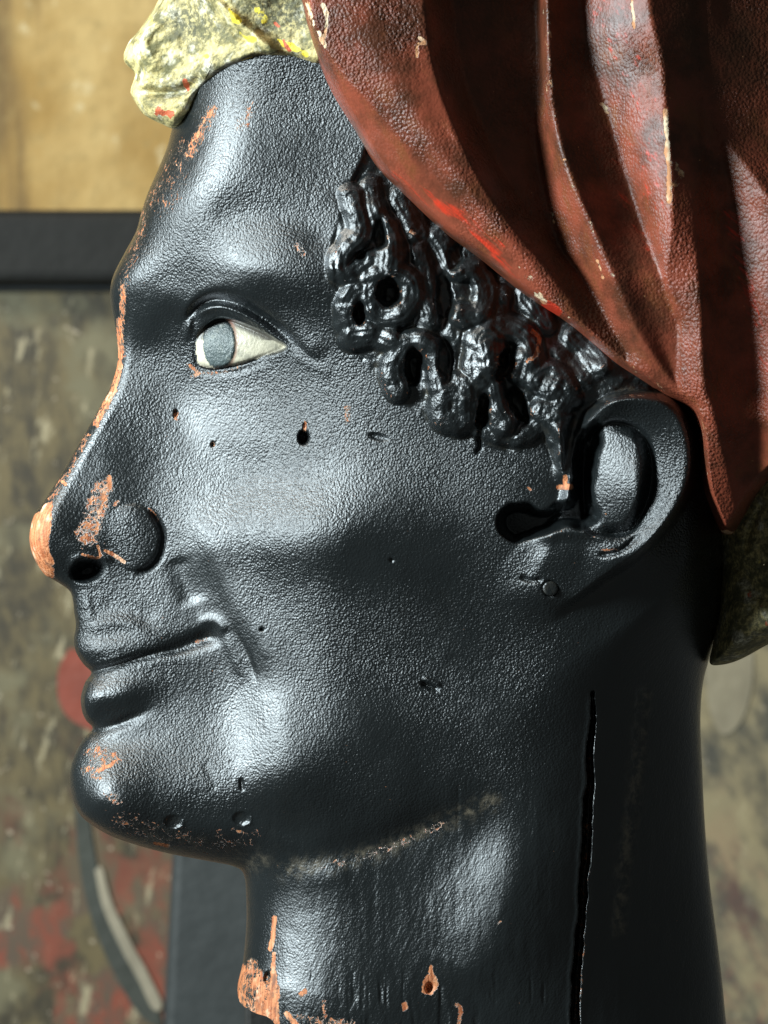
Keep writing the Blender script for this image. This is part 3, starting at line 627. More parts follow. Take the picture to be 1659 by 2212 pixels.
wear([(590, 2100), (594, 2160), (598, 2210)], 7, .95); wear([(620, 2190), (640, 2215)], 7, .8); wear([(650, 2150), (660, 2140)], 6, .55); wear([(700, 2165), (704, 2210)], 6, .45)
wear([(640, 2200), (760, 2212)], 10, .42); wear([(600, 2130), (601, 2155)], 4, .7)
wear_poly([(930, 2080), (916, 2118), (913, 2142), (932, 2146), (946, 2125), (942, 2100)], 0.95); wear_poly([(868, 2170), (880, 2162), (883, 2176), (872, 2180)], .95)
wear([(985, 2170), (995, 2180), (990, 2215)], 5, .72); wear([(1276, 1640), (1266, 1830), (1256, 2050), (1246, 2200)], 9, .33); wear([(1076, 1996), (1080, 1992)], 3, .8)
for cx_, cy_, rx, ry, h in ((928, 2134, 9, 12, -20), (578, 2112, 9, 14, -14)):
    sl = box(cx_ - 60, cy_ - 60, cx_ + 60, cy_ + 60); e = ell(GX[sl], GY[sl], cx_, cy_, rx, ry, 10); F[sl] += h * (1 - sstep(.4, 1.2, e))
sl = box(500, 2060, 1200, 2260); F[sl] += -2.5 * sstep(.1, .8, vnoise(26, 3, 41, .5, 3)[sl]) * sstep(2060, 2160, GY[sl])
# flaked dusty band along jaw and back of neck
def dust_shade(pts, w, v):
    L = smooth_line(pts); sl = bbox_of(L, 3 * w); d, t, s = line_dist(GX[sl], GY[sl], L); DUST[sl] = np.maximum(DUST[sl], v * np.exp(-(d / w) ** 2))
dust_shade([(620, 1880), (740, 1860), (840, 1830), (930, 1790), (1060, 1730)], 18, 1.0)
wear([(700, 1872), (800, 1845), (900, 1805), (960, 1780)], 9, .34); dust_shade([(1390, 1500), (1372, 1700), (1350, 1850), (1335, 2010)], 15, 1.0); dust_shade([(300, 1810), (450, 1840), (560, 1860)], 22, .6)
DUST = np.clip(DUST + 0.02 * sstep(.1, .9, vnoise(120, 3, 51)), 0, 1)
sl = box(1290, 1480, 1420, 2050); F[sl] -= 3.0 * sstep(.35, .8, DUST[sl] + .5 * vnoise(14, 3, 52)[sl])

HWH = blur(F, 9) - F
DUST = np.clip(DUST + .55 * np.clip(HWH / 9, 0, 1) * wh + .2 * np.clip(HWH / 8, 0, 1) * (GY > 1250), 0, 1)
WEAR = np.maximum(WEAR, np.clip(-HWH / 9, 0, 1) * .26 * wh)
# ------------------------------------------------------------------ mesh builders
def pieces(name_of, coords, quads, lab, mats, attrs, parent_of):
    """one mesh per label, sharing the smooth normals of the whole surface"""
    P = coords; Q = quads
    n = np.zeros_like(P); a, b, c, d = (P[Q[:, k]] for k in range(4))
    fn = np.cross(c - a, d - b)
    for k in range(4):
        for ax in range(3): n[:, ax] += np.bincount(Q[:, k], fn[:, ax], len(P))
    n /= np.maximum(np.linalg.norm(n, axis=1), 1e-12)[:, None]
    out = {}
    for l in np.unique(lab):
        q = Q[lab == l]; idx, inv = np.unique(q, return_inverse=True); inv = inv.reshape(-1, 4)
        me = bpy.data.meshes.new(name_of(l)); me.vertices.add(len(idx)); me.vertices.foreach_set('co', P[idx].astype(np.float32).ravel())
        me.loops.add(len(q) * 4); me.loops.foreach_set('vertex_index', inv.astype(np.int32).ravel())
        me.polygons.add(len(q)); me.polygons.foreach_set('loop_start', np.arange(0, len(q) * 4, 4, dtype=np.int32))
        me.polygons.foreach_set('use_smooth', np.ones(len(q), bool))
        me.update(calc_edges=True)
        for an, av in attrs.items():
            at_ = me.attributes.new(an, 'FLOAT', 'POINT'); at_.data.foreach_set('value', av[idx].astype(np.float32))
        me.normals_split_custom_set_from_vertices(n[idx])
        me.materials.append(mats(l))
        o = bpy.data.objects.new(name_of(l), me); COL.objects.link(o); out[int(l)] = o
    for l, o in out.items():
        p = parent_of(l, out)
        if p is not None: o.parent = p
    return out

def grid_quads(nr, nc, flip=False):
    i = np.arange(nr - 1)[:, None] * nc + np.arange(nc - 1)[None]
    q = np.stack([i, i + nc, i + nc + 1, i + 1], -1).reshape(-1, 4)
    return q[:, ::-1] if flip else q

def thing(name, label, cat, loc=(0, 0, 0), group=None):
    o = bpy.data.objects.new(name, None); COL.objects.link(o); o.location = loc
    o['label'] = label; o['category'] = cat
    if group: o['group'] = group
    return o

bust = thing('carved_wooden_head', 'black painted carved wooden head in profile with worn red turban and ivory eye', 'carved head')

# rows follow the left outline so the underside of the chin and nose stay round
yy = np.linspace(-320, 2500, 6000)
def row_x(L, y): return np.interp(y, L[:, 1], L[:, 0])
xl = row_x(LL, yy); w = np.sqrt(np.diff(yy) ** 2 + (0.6 * np.diff(xl)) ** 2)
w = w * np.where((yy[1:] > -20) & (yy[1:] < 2225), 1.0, 0.3)
cum = np.concatenate([[0], np.cumsum(w)]); NR = 1120
rows = np.interp(np.linspace(0, cum[-1], NR), cum, yy)
NCF = 740
t = np.linspace(0, 1, NCF); u = 0.62 * (1 - np.cos(np.pi * t)) / 2 + 0.38 * (t ** 1.5 * (1 - (1 - t) ** 2) + t * (1 - t) ** 2 * 0.0)
u = (u - u[0]) / (u[-1] - u[0]); u[-6:] = 1 - (1 - u[-7]) * (np.arange(5, -1, -1) / 6.) ** 2
XL = row_x(LL, rows)[:, None]; XR = row_x(RR, rows)[:, None]
VX = XL + (XR - XL) * u; VY = np.repeat(rows[:, None], NCF, 1)
rr = sample(R, VX, VY); EE, DL = edge_factor(VX, VY, rr)
EE[:, 0] = 0; EE[:, -1] = 0
FV = sample(F, VX, VY) * sstep(0, 9, DL) * sstep(0, 40, XR - VX)
HV = sample(B, VX, VY) * EE + FV
HV = np.maximum(HV, 0.0); HV[:, 0] = 0; HV[:, -1] = 0
front = world_pt(VX, VY, HV)
# far side: same form, fewer columns
cb = np.unique(np.concatenate([[0, 1, 3, 6, 10, 16, 24, 34, 46, 60], np.arange(80, NCF - 8, 22), [NCF - 1]]))
Fs = blur(F, 14)
HB_ = np.maximum(sample(B, VX[:, cb], VY[:, cb]) * EE[:, cb] + sample(Fs, VX[:, cb], VY[:, cb]) * sstep(0, 60, DL[:, cb]) * sstep(0, 60, (XR - VX)[:, cb]), 0)
fb = (1 - HV[:, cb] * 0)
back = np.stack([(VX[:, cb] - CX) * K, HB_ * K, (CY - VY[:, cb]) * K], -1)
Pf = front.reshape(-1, 3); nb = back.shape[1]
Pb = back[:, 1:-1].reshape(-1, 3)
qf = grid_quads(NR, NCF)
# index grid for the far side, borrowing the rim columns of the near side
ib = np.empty((NR, nb), int); ib[:, 0] = np.arange(NR) * NCF; ib[:, -1] = np.arange(NR) * NCF + NCF - 1
ib[:, 1:-1] = len(Pf) + np.arange(NR)[:, None] * (nb - 2) + np.arange(nb - 2)[None]
qb = np.stack([ib[:-1, :-1], ib[:-1, 1:], ib[1:, 1:], ib[1:, :-1]], -1).reshape(-1, 4)
P = np.vstack([Pf, Pb]); Q = np.vstack([qf, qb])
fx = VX[:-1, :-1] * .5 + VX[1:, 1:] * .5; fy = VY[:-1, :-1] * .5 + VY[1:, 1:] * .5
li = LAB[np.clip(((fy - Y0) / S + .5).astype(int), 0, NY - 1), np.clip(((fx - X0) / S + .5).astype(int), 0, NX - 1)].ravel().astype(int)
lab = np.concatenate([li, np.zeros(len(qb), int)])
def att(A, dflt=0.0): return np.concatenate([sample(A, VX, VY).ravel(), np.full(len(Pb), dflt)])
attrs = {'wear': att(WEAR), 'pebble': att(PEB, .7), 'dust_shade': att(DUST), 'lid_shade_dirt': att(EDGE), 'pink': att(PINK)}
HNAMES = {0: 'face_and_neck', 1: 'ear', 2: 'eye', 3: 'iris', 9: 'hair'}
def hname(l): return HNAMES.get(int(l), 'hair_curl')
def hparent(l, out):
    if l == 3: return out[2]
    if l >= 10: return out[9]
    return bust
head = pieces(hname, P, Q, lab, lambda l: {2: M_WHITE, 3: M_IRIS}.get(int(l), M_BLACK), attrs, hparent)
head[1]['label'] = 'black ear with deep hollow beside the curls'

# round wooden peg in the ear lobe
def peg():
    hb = float(sample(HB + F, np.array([PEG[0] + 0.]), np.array([PEG[1] + 0.]))[0])
    th = np.linspace(0, 2 * np.pi, 28, endpoint=False); prof = [(16.5, -6), (16.5, 5), (15.3, 7.5), (10, 8), (4, 7.6), (0.3, 7.6)]
    P_, Q_ = [], []
    for r, h in prof:
        P_.append(world_pt(PEG[0] + r * np.cos(th), PEG[1] + r * np.sin(th) * .97, hb + h + r * np.cos(th) * .06))
    P_ = np.vstack(P_); n = len(th)
    for k in range(len(prof) - 1):
        for j in range(n): Q_.append([k * n + j, k * n + (j + 1) % n, (k + 1) * n + (j + 1) % n, (k + 1) * n + j])
    Q_ = np.array(Q_)[:, ::-1]; z = np.zeros(len(P_))
    o = pieces(lambda l: 'wooden_peg', P_, Q_, np.zeros(len(Q_), int), lambda l: M_BLACK, {'wear': z, 'pebble': z + .3, 'dust_shade': z + .25}, lambda l, o: head[1])[0]
peg()

# ------------------------------------------------------------------ turban
TE = [(560, -320), (600, -160), (630, -70), (650, 0), (664, 60), (681, 117), (718, 203), (767, 283), (816, 363), (884, 431), (964, 505), (1038, 560), (1130, 634), (1223, 695), (1284, 745), (1330, 785), (1376, 815), (1440, 856),
      (1488, 884), (1508, 930), (1514, 1000), (1522, 1060), (1537, 1104), (1556, 1148), (1570, 1158)]
TR = [(1900, -320), (1900, 700), (1840, 850), (1760, 950), (1700, 1000), (1659, 1037), (1634, 1070), (1604, 1120), (1586, 1150), (1571, 1158.5)]
TEL = smooth_line(TE, 8); TRL = smooth_line(TR, 6)
Yr = gy
def fx_of(pts):
    P = smooth_line(sorted(pts, key=lambda p: p[1]), 8); return np.interp(Yr, P[:, 1], P[:, 0])
edge = fx_of(TE)
# crest and foot lines of the folds, x as a function of y
c1 = fx_of([(590, -320), (640, -30), (663, 49), (741, 160), (841, 271), (933, 375), (1019, 468), (1106, 554), (1173, 634), (1229, 695), (1284, 748), (1376, 818)])
s1 = fx_of([(900, -320), (918, 0), (933, 123), (970, 246), (1032, 381), (1106, 492), (1192, 597), (1253, 690), (1300, 760)])
s1b = np.minimum(s1 + 60, 1e4)
f2 = fx_of([(1150, -320), (1163, 0), (1166, 154), (1158, 277), (1173, 400), (1204, 523), (1241, 628), (1275, 700), (1330, 780)])
c2 = fx_of([(1170, -320), (1178, 60), (1182, 172), (1199, 277), (1235, 394), (1290, 517), (1330, 615), (1380, 726), (1450, 820), (1500, 880)])
f3 = fx_of([(1240, -320), (1253, 0), (1272, 111), (1296, 185), (1327, 295), (1358, 400), (1389, 492), (1432, 597), (1470, 700)])
c3 = fx_of([(1370, -320), (1401, 0), (1426, 123), (1438, 246), (1447, 369), (1450, 492), (1440, 600), (1475, 700)])
r3 = fx_of([(1470, -320), (1500, 0), (1508, 200), (1500, 431), (1510, 640), (1518, 824), (1540, 900), (1600, 1130)])
f4 = fx_of([(1530, -320), (1536, 200), (1542, 277), (1573, 400), (1598, 554), (1629, 738), (1640, 900), (1640, 1060)])
c4 = fx_of([(1530, -320), (1537, 200), (1561, 295), (1610, 357), (1659, 425), (1720, 540), (1740, 800), (1700, 1000)])
c5 = fx_of([(1400, -320), (1549, 0), (1622, 105), (1659, 154), (1760, 300), (1850, 420), (1900, 600)])
def yv(pts): P = np.array(pts, float); return np.interp(Yr, P[:, 0], P[:, 1])
T0 = yv([(-320, 470), (0, 440), (300, 470), (600, 500), (900, 520), (1158, 440)])            # level of the fabric at its lower edge
hs = [T0 - 0, T0 + yv([(-320, 70), (0, 80), (300, 78), (554, 60), (700, 46), (820, 30), (1158, 10)]),
      T0 + yv([(-320, 120), (0, 120), (300, 112), (500, 84), (690, 50), (900, 20), (1158, 10)]),
      T0 + yv([(-320, 40), (0, 40), (300, 34), (520, 30), (640, 30), (760, 30), (1158, 10)]),
      T0 + yv([(-320, 10), (0, 10), (300, 8), (520, 14), (640, 24), (760, 50), (1158, 10)]),
      T0 + yv([(-320, 120), (0, 118), (172, 112), (400, 124), (600, 122), (760, 90), (900, 50), (1158, 20)]),
      T0 + yv([(-320, 60), (0, 62), (300, 70), (500, 82), (600, 118), (760, 84), (1158, 20)]),
      T0 + yv([(-320, 180), (0, 186), (300, 188), (500, 166), (600, 132), (760, 96), (900, 66), (1158, 20)]),
      T0 + yv([(-320, 150), (0, 150), (430, 160), (640, 152), (824, 122), (900, 90), (1158, 10)]),
      T0 + yv([(-320, 140), (200, 142), (277, 128), (400, 117), (554, 107), (738, 90), (900, 60), (1158, -10)]),
      T0 + yv([(-320, 138), (200, 140), (295, 130), (425, 178), (540, 190), (800, 170), (1000, 110), (1158, 10)]),
      T0 + yv([(-320, 124), (0, 124), (300, 112), (1158, 60)])]
xs = [edge, c1, s1, s1b, f2, c2, f3, c3, r3, f4, c4, np.maximum(c5, c4 + 30), np.full(NY, 1960.)]
hs.append(hs[-1] - 60)
for k in range(1, len(xs)): xs[k] = np.maximum(xs[k], xs[k - 1] + 1.0)
T = np.zeros_like(GX); FL = np.zeros(GX.shape, np.int8)
for j in range(NY):
    xk = [v[j] for v in xs]; hk = [v[j] for v in hs]
    # round the lit back of fold one and hollow the troughs
    T[j] = np.interp(gx, xk, hk)
sl_mask = np.zeros_like(GX)
FL = (1 + (GX > (xs[4] - 8)[:, None]) + (GX > (xs[6])[:, None]) + (GX > (xs[9] - 4)[:, None]) + (GX > (xs[10][:, None] + 10)) * 1).astype(np.int8)
dome_w = np.zeros_like(T)
mid = lambda a, b: np.exp(-((GX - (a + b)[:, None] / 2) / (np.maximum(b - a, 12)[:, None] * .33)) ** 2)
T += 12 * mid(xs[1], xs[2]) * sstep(760, 400, GY) + 5 * mid(xs[0], xs[1]) + 8 * mid(xs[6], xs[7]) - 7 * mid(xs[5], xs[6]) - 8 * mid(xs[8], xs[9])
T = blur(T, 5.0)
T = T + 1.6 * vnoise(80, 2, 61) + .35 * vnoise(14, 2, 62)
# the shallow step beside fold three and edge nicks
TW = np.zeros_like(GX); TB = np.zeros_like(GX); TD = np.zeros_like(GX); TP = np.full_like(GX, .8)
def tline(A, pts, w, v):
    L = smooth_line(pts) if len(pts) > 2 else np.array(pts, float); sl = bbox_of(L, 4 * w + 10); d, t, s = line_dist(GX[sl], GY[sl], L)
    d = d + w * .6 * vnoise(w * 2.5, 2, 19, x=GX[sl], y=GY[sl])
    A[sl] = np.maximum(A[sl], v * (1 - sstep(w * .4, w * 1.7, d)))
tline(TW, [(1437, 240), (1440, 300), (1444, 380), (1446, 436)], 5, 1.0); tline(TW, [(1450, 350), (1470, 375), (1462, 395)], 9, .55)
tline(TW, [(905, 80), (918, 92), (902, 98), (900, 122)], 5, .8); tline(TW, [(698, 10), (706, 40), (700, 90)], 5, .75); tline(TW, [(664, 8), (676, 50)], 6, .7); tline(TW, [(690, 70), (704, 102)], 4, .95)
tline(TW, [(1365, 0), (1370, 60)], 4, .75); tline(TW, [(1290, 562), (1304, 600)], 5, .6); tline(TW, [(1160, 636), (1178, 648)], 8, .62); tline(TW, [(1190, 440), (1196, 480)], 4, .55)
tline(TW, [(1300, 225), (1312, 245)], 5, .75); tline(TW, [(c, y) for c, y in zip(np.interp([150, 300, 400, 520, 620], Yr, xs[5]), [150, 300, 400, 520, 620])], 6, .40)
tline(TW, [(1300, 756), (1360, 796), (1440, 842)], 8, .38); tline(TW, [(700, 120), (760, 230), (870, 380), (1000, 500)], 3, .25); tline(TW, [(1050, 505), (1150, 610), (1200, 660)], 8, .36)
tline(TW, [(1560, 1148), (1590, 1152), (1600, 1135), (1612, 1118)], 4, .85)
tline(TB, [(950, 440), (1010, 480), (1070, 535)], 16, .62); tline(TB, [(1180, 655), (1206, 672)], 8, 1.0); tline(TB, [(1060, 545), (1120, 600)], 9, .5); tline(TB, [(860, 380), (940, 440)], 18, .40)
tline(TB, [(1330, 330), (1345, 420), (1400, 540)], 10, .42); tline(TB, [(1580, 460), (1610, 600), (1650, 800)], 16, .42); tline(TB, [(700, 160), (800, 310)], 14, .3); tline(TB, [(1330, 20), (1380, 200), (1420, 420)], 50, .34)  # broad last stroke paints extra light onto the lit face of fold three
TD += 0.9 * (GX > (xs[2] + 20)[:, None]) * (GX < (xs[4])[:, None]) + 0.5 * (GX > xs[5][:, None]) * (GX < xs[6][:, None]) * (GY < 400)  # shade of the fold troughs painted into the colour
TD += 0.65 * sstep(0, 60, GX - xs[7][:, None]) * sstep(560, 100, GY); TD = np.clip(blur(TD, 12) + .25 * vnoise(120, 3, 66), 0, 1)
CVX = np.clip((T - blur(T, 10)) / 7, 0, 1); TW = np.maximum(TW * .9, .36 * CVX)
TP = .35 + .65 * sstep(-.2, .5, vnoise(160, 2, 67) + .5 * (GX > xs[7][:, None]) + .4 * (GX < xs[4][:, None]) * (GX > xs[1][:, None]))
TP *= 1 - .6 * (GX < xs[1][:, None] - 4)
TP = np.clip(TP * (.45 + .9 * sstep(-.5, .6, vnoise(90, 3, 68))), .1, 1.2); TP = blur(TP, 8)

yy = np.linspace(-320, 1158, 4000); xl = row_x(TEL, yy); w = np.sqrt(np.diff(yy) ** 2 + np.diff(xl) ** 2) * np.where(yy[1:] > -20, 1, .3)
cum = np.concatenate([[0], np.cumsum(w)]); NRT = 560; rows = np.interp(np.linspace(0, cum[-1], NRT), cum, yy)
NCT = 400
t = np.linspace(0, 1, NCT); u = t * .8 + .2 * t ** 2; u = np.concatenate([[0, .0003, .0012, .0028, .005, .0085, .013, .019], .019 + (1 - .019) * u[1:]])
NCT = len(u)
XLt = row_x(TEL, rows)[:, None]; XRt = np.maximum(row_x(TRL, rows)[:, None], XLt + .5)
VX = XLt + (XRt - XLt) * u; VY = np.repeat(rows[:, None], NCT, 1)
dl, _, _ = line_dist(VX, VY, TEL); dr, _, _ = line_dist(VX, VY, TRL[::2])
hin = sample(HB + F * 0, VX, VY) - 45
hin = np.where(VY > 840, np.minimum(hin, 330), hin)
e = np.clip(dl / 20, 0, 1); e2 = np.clip(dr / 26, 0, 1)
ee = np.sqrt(1 - (1 - e) ** 2) * np.where(VY > 800, np.sqrt(1 - (1 - e2) ** 2), 1)
tv = sample(T, VX, VY)
HT = np.minimum(hin, tv - 20) * (1 - ee) + tv * ee
Pt = world_pt(VX, VY, HT)
# inner skirt: first column repeated deeper so the hem has thickness
Ps = world_pt(VX[:, :1], VY[:, :1], np.minimum(HT[:, :1], 200) - 60); Pt = np.concatenate([Ps, Pt], 1); nc = NCT + 1
Qt = grid_quads(NRT, nc)
fx = np.pad(VX, ((0, 0), (1, 0)), 'edge')[:-1, :-1]; fy = np.pad(VY, ((0, 0), (1, 0)), 'edge')[:-1, :-1]
lt = FL[np.clip(((fy - Y0) / S + .5).astype(int), 0, NY - 1), np.clip(((fx - X0) / S + .5).astype(int), 0, NX - 1)].ravel().astype(int)
def att2(A): return np.pad(sample(A, VX, VY), ((0, 0), (1, 0)), 'edge').ravel()
turban = bpy.data.objects.new('turban', None); COL.objects.link(turban); turban.parent = bust
folds = pieces(lambda l: 'turban_fold', Pt.reshape(-1, 3), Qt, lt, lambda l: M_RED, {'wear': att2(TW), 'bright': att2(TB), 'dust_shade': att2(TD), 'pebble': att2(TP)}, lambda l, o: turban)
for l, s in ((1, 'lowest red fold edging the forehead and curls'), (2, 'narrow red fold with pale worn crest'), (3, 'pink red fold ending in a point'), (4, 'deep red fold near the right edge'), (5, 'dark brown top fold')):
    if l in folds: folds[l]['label'] = s

# ------------------------------------------------------------------ yellow rolls of the turban (star-shaped lumps)
def lump(name, outline, centre, hfun, depth, material, maps, nr=150, nth=420, parent=None, rnd=55):
    P_ = smooth_line(list(outline) + [outline[0]], 10)[:-1]; cx_, cy_ = centre
    th = np.arctan2(P_[:, 1] - cy_, P_[:, 0] - cx_); r = np.hypot(P_[:, 0] - cx_, P_[:, 1] - cy_)
    o_ = np.argsort(th); th, r = th[o_], r[o_]
    T_ = np.linspace(-np.pi, np.pi, nth, endpoint=False)
    Rm = np.interp(T_, np.r_[th - 2 * np.pi, th, th + 2 * np.pi], np.r_[r, r, r])
    q = np.sin(np.linspace(0.004, 1, nr) * np.pi / 2)[:, None]
    x = cx_ + q * Rm * np.cos(T_); y = cy_ + q * Rm * np.sin(T_)
    h = hfun(x, y); L = np.vstack([P_, P_[:1]]); d, _, _ = line_dist(x, y, L)
    e = np.sqrt(1 - (1 - np.clip(d / rnd, 0, 1)) ** 2); e[-1] = 0
    H = depth + (h - depth) * e
    F_ = world_pt(x, y, H); # back side
    q2 = q[::8][:-1]; x2 = cx_ + q2 * Rm * np.cos(T_); y2 = cy_ + q2 * Rm * np.sin(T_)
    L2, _, _ = line_dist(x2, y2, L); H2 = depth - 90 * np.sqrt(1 - (1 - np.clip(L2 / 90, 0, 1)) ** 2)
    B_ = world_pt(x2, y2, H2)
    A = np.concatenate([F_, B_[::-1]], 0); nR = A.shape[0]
    i = np.arange(nR - 1)[:, None] * nth + np.arange(nth)[None]; j = np.arange(nR - 1)[:, None] * nth + (np.arange(nth) + 1)[None] % nth
    Q_ = np.stack([i, i + nth, j + nth, j], -1).reshape(-1, 4)
    xa = np.concatenate([x, x2[::-1]], 0); ya = np.concatenate([y, y2[::-1]], 0)
    at_ = {k: sample(v, xa, ya).ravel() for k, v in maps.items()}
    return pieces(lambda l: name, A.reshape(-1, 3), Q_, np.zeros(len(Q_), int), lambda l: material, at_, lambda l, o: parent)[0]

YW = np.zeros_like(GX); YB = np.zeros_like(GX); YD = np.zeros_like(GX); YH = np.zeros_like(GX)
tline(YW, [(262, 192), (264, 240)], 9, .75); tline(YW, [(345, 240), (368, 248)], 12, .75); tline(YW, [(400, 175), (406, 195)], 6, .9); tline(YW, [(612, 88), (624, 108)], 4, .95); tline(YW, [(595, 50), (602, 58)], 4, .8)
tline(YB, [(495, 20), (512, 45)], 9, .75); tline(YB, [(520, 70), (545, 85)], 12, .62); tline(YB, [(555, 25), (570, 40)], 14, .62); tline(YB, [(600, 85), (660, 118)], 8, .72); tline(YB, [(525, 133), (545, 128)], 6, .8); tline(YB, [(322, 22), (330, 70)], 6, .55); tline(YB, [(435, 122), (445, 122)], 6, .6); tline(YB, [(470, 0), (520, 40)], 20, .45)
YD += .9 * np.exp(-ell(GX, GY, 410, 50, 70, 50, 10) ** 3) + .9 * np.exp(-ell(GX, GY, 600, 20, 90, 50, 20) ** 4) + .6 * np.exp(-ell(GX, GY, 430, 170, 110, 30, -25) ** 3) + .12
YD -= .9 * np.exp(-ell(GX, GY, 310, 120, 60, 60) ** 4)
YD = np.clip(YD, 0, 1)
crease(YH, [(420, -60), (470, 10), (540, 70), (620, 130)], 14, 22, .1, .2); crease(YH, [(430, -20), (490, 50), (560, 105)], 12, -14)
crease(YH, [(265, 190), (330, 200), (400, 195), (440, 160)], 9, -20); crease(YH, [(330, 30), (310, 90), (350, 160)], 20, 12); crease(YH, [(280, 175), (350, 185), (400, 170), (500, 110)], 12, 9)
bump(YH, 420, 60, 70, 50, -14); bump(YH, 310, 235, 45, 30, 12); bump(YH, 600, 40, 60, 50, -12)
YH += 6 * vnoise(46, 3, 81) + 1.6 * vnoise(12, 3, 82)
ROLL = [(345, -5), (330, 22), (300, 66), (280, 88), (268, 115), (270, 135), (290, 156), (290, 170), (282, 198), (293, 222), (312, 248), (350, 268), (380, 277), (412, 250), (450, 190), (545, 142), (620, 138), (700, 150), (760, 80), (760, -120), (560, -200), (400, -120)]
def roll_h(x, y):
    a = 100 + 0.70 * (x - 300) + 20 * np.exp(-((y - 60) / 90) ** 2); b = np.where(x > row_x(LL, y), sample(HB, x, y) + 24, 0)
    return np.maximum(a, b) + 12 * np.exp(-((a - b) / 30) ** 2) * (b > 0) + 1.3 * sample(YH, x, y)
roll = lump('turban_roll', ROLL, (500, 20), roll_h, 20, M_YEL, {'wear': YW, 'bright': YB, 'dust_shade': YD}, parent=turban, rnd=30)
roll['label'] = 'lumpy cream and yellow roll above the forehead'
ZW = np.zeros_like(GX); ZB = np.zeros_like(GX); ZD = np.full_like(GX, .8); ZH = np.zeros_like(GX)
tline(ZW, [(1605, 1260), (1630, 1300), (1659, 1345)], 9, .55); tline(ZW, [(1560, 1175), (1580, 1180)], 12, .4); tline(ZB, [(1630, 1180), (1640, 1210)], 12, .5)
crease(ZH, [(1560, 1180), (1600, 1230), (1640, 1280), (1700, 1330)], 16, -24); crease(ZH, [(1650, 1080), (1620, 1150), (1610, 1200)], 6, -14); crease(ZH, [(1580, 1290), (1600, 1360), (1560, 1420)], 22, 14)
crease(ZH, [(1560, 1410), (1620, 1400), (1680, 1370)], 7, -8); ZH += 6 * vnoise(50, 3, 91) + 1.5 * vnoise(13, 2, 92)
TAIL = [(1520, 1120), (1548, 1160), (1556, 1240), (1552, 1320), (1540, 1390), (1533, 1432), (1560, 1436), (1600, 1424), (1659, 1392), (1740, 1350), (1800, 1250), (1790, 1100), (1720, 1000), (1650, 1010), (1590, 1050)]
def tail_h(x, y): return 190 + 0.95 * (x - 1560) + sample(ZH, x, y)
tail = lump('turban_knot', TAIL, (1650, 1220), tail_h, 60, M_OLIVE, {'wear': ZW, 'bright': ZB, 'dust_shade': ZD}, parent=turban)
tail['label'] = 'grimy olive yellow knot behind the neck'

# ------------------------------------------------------------------ background: plaster wall, framed painting, post
def quad_mesh(name, pts, faces, m, parent=None, bevel=0):
    me = bpy.data.meshes.new(name); me.from_pydata(pts, [], faces); me.update(); me.materials.append(m)
    o = bpy.data.objects.new(name, me); COL.objects.link(o)
    if parent: o.parent = parent
    if bevel:
        b = o.modifiers.new('b', 'BEVEL'); b.width = bevel; b.segments = 3
    return o
def boxy(name, x0, y0, x1, y1, Yb, Yf, m, parent=None, slant=0, bevel=.004):
    """board seen between (x0,y0) and (x1,y1) of the frame at depth Yf, thickness to Yb"""
    a = [at(x0, y0, Yf), at(x1, y0, Yf), at(x1 + slant, y1, Yf), at(x0 + slant, y1, Yf)]
    pts = [tuple(p) for p in a] + [(p[0], Yb, p[2]) for p in a]
    f = [(0, 1, 2, 3)[::-1], (4, 5, 6, 7), (0, 4, 5, 1)[::-1][::-1], (1, 5, 6, 2), (2, 6, 7, 3), (3, 7, 4, 0)]
    o = quad_mesh(name, pts, f, m, parent, bevel)
    import bmesh
    bm = bmesh.new(); bm.from_mesh(o.data); bmesh.ops.recalc_face_normals(bm, faces=bm.faces); bm.to_mesh(o.data); bm.free()
    return o

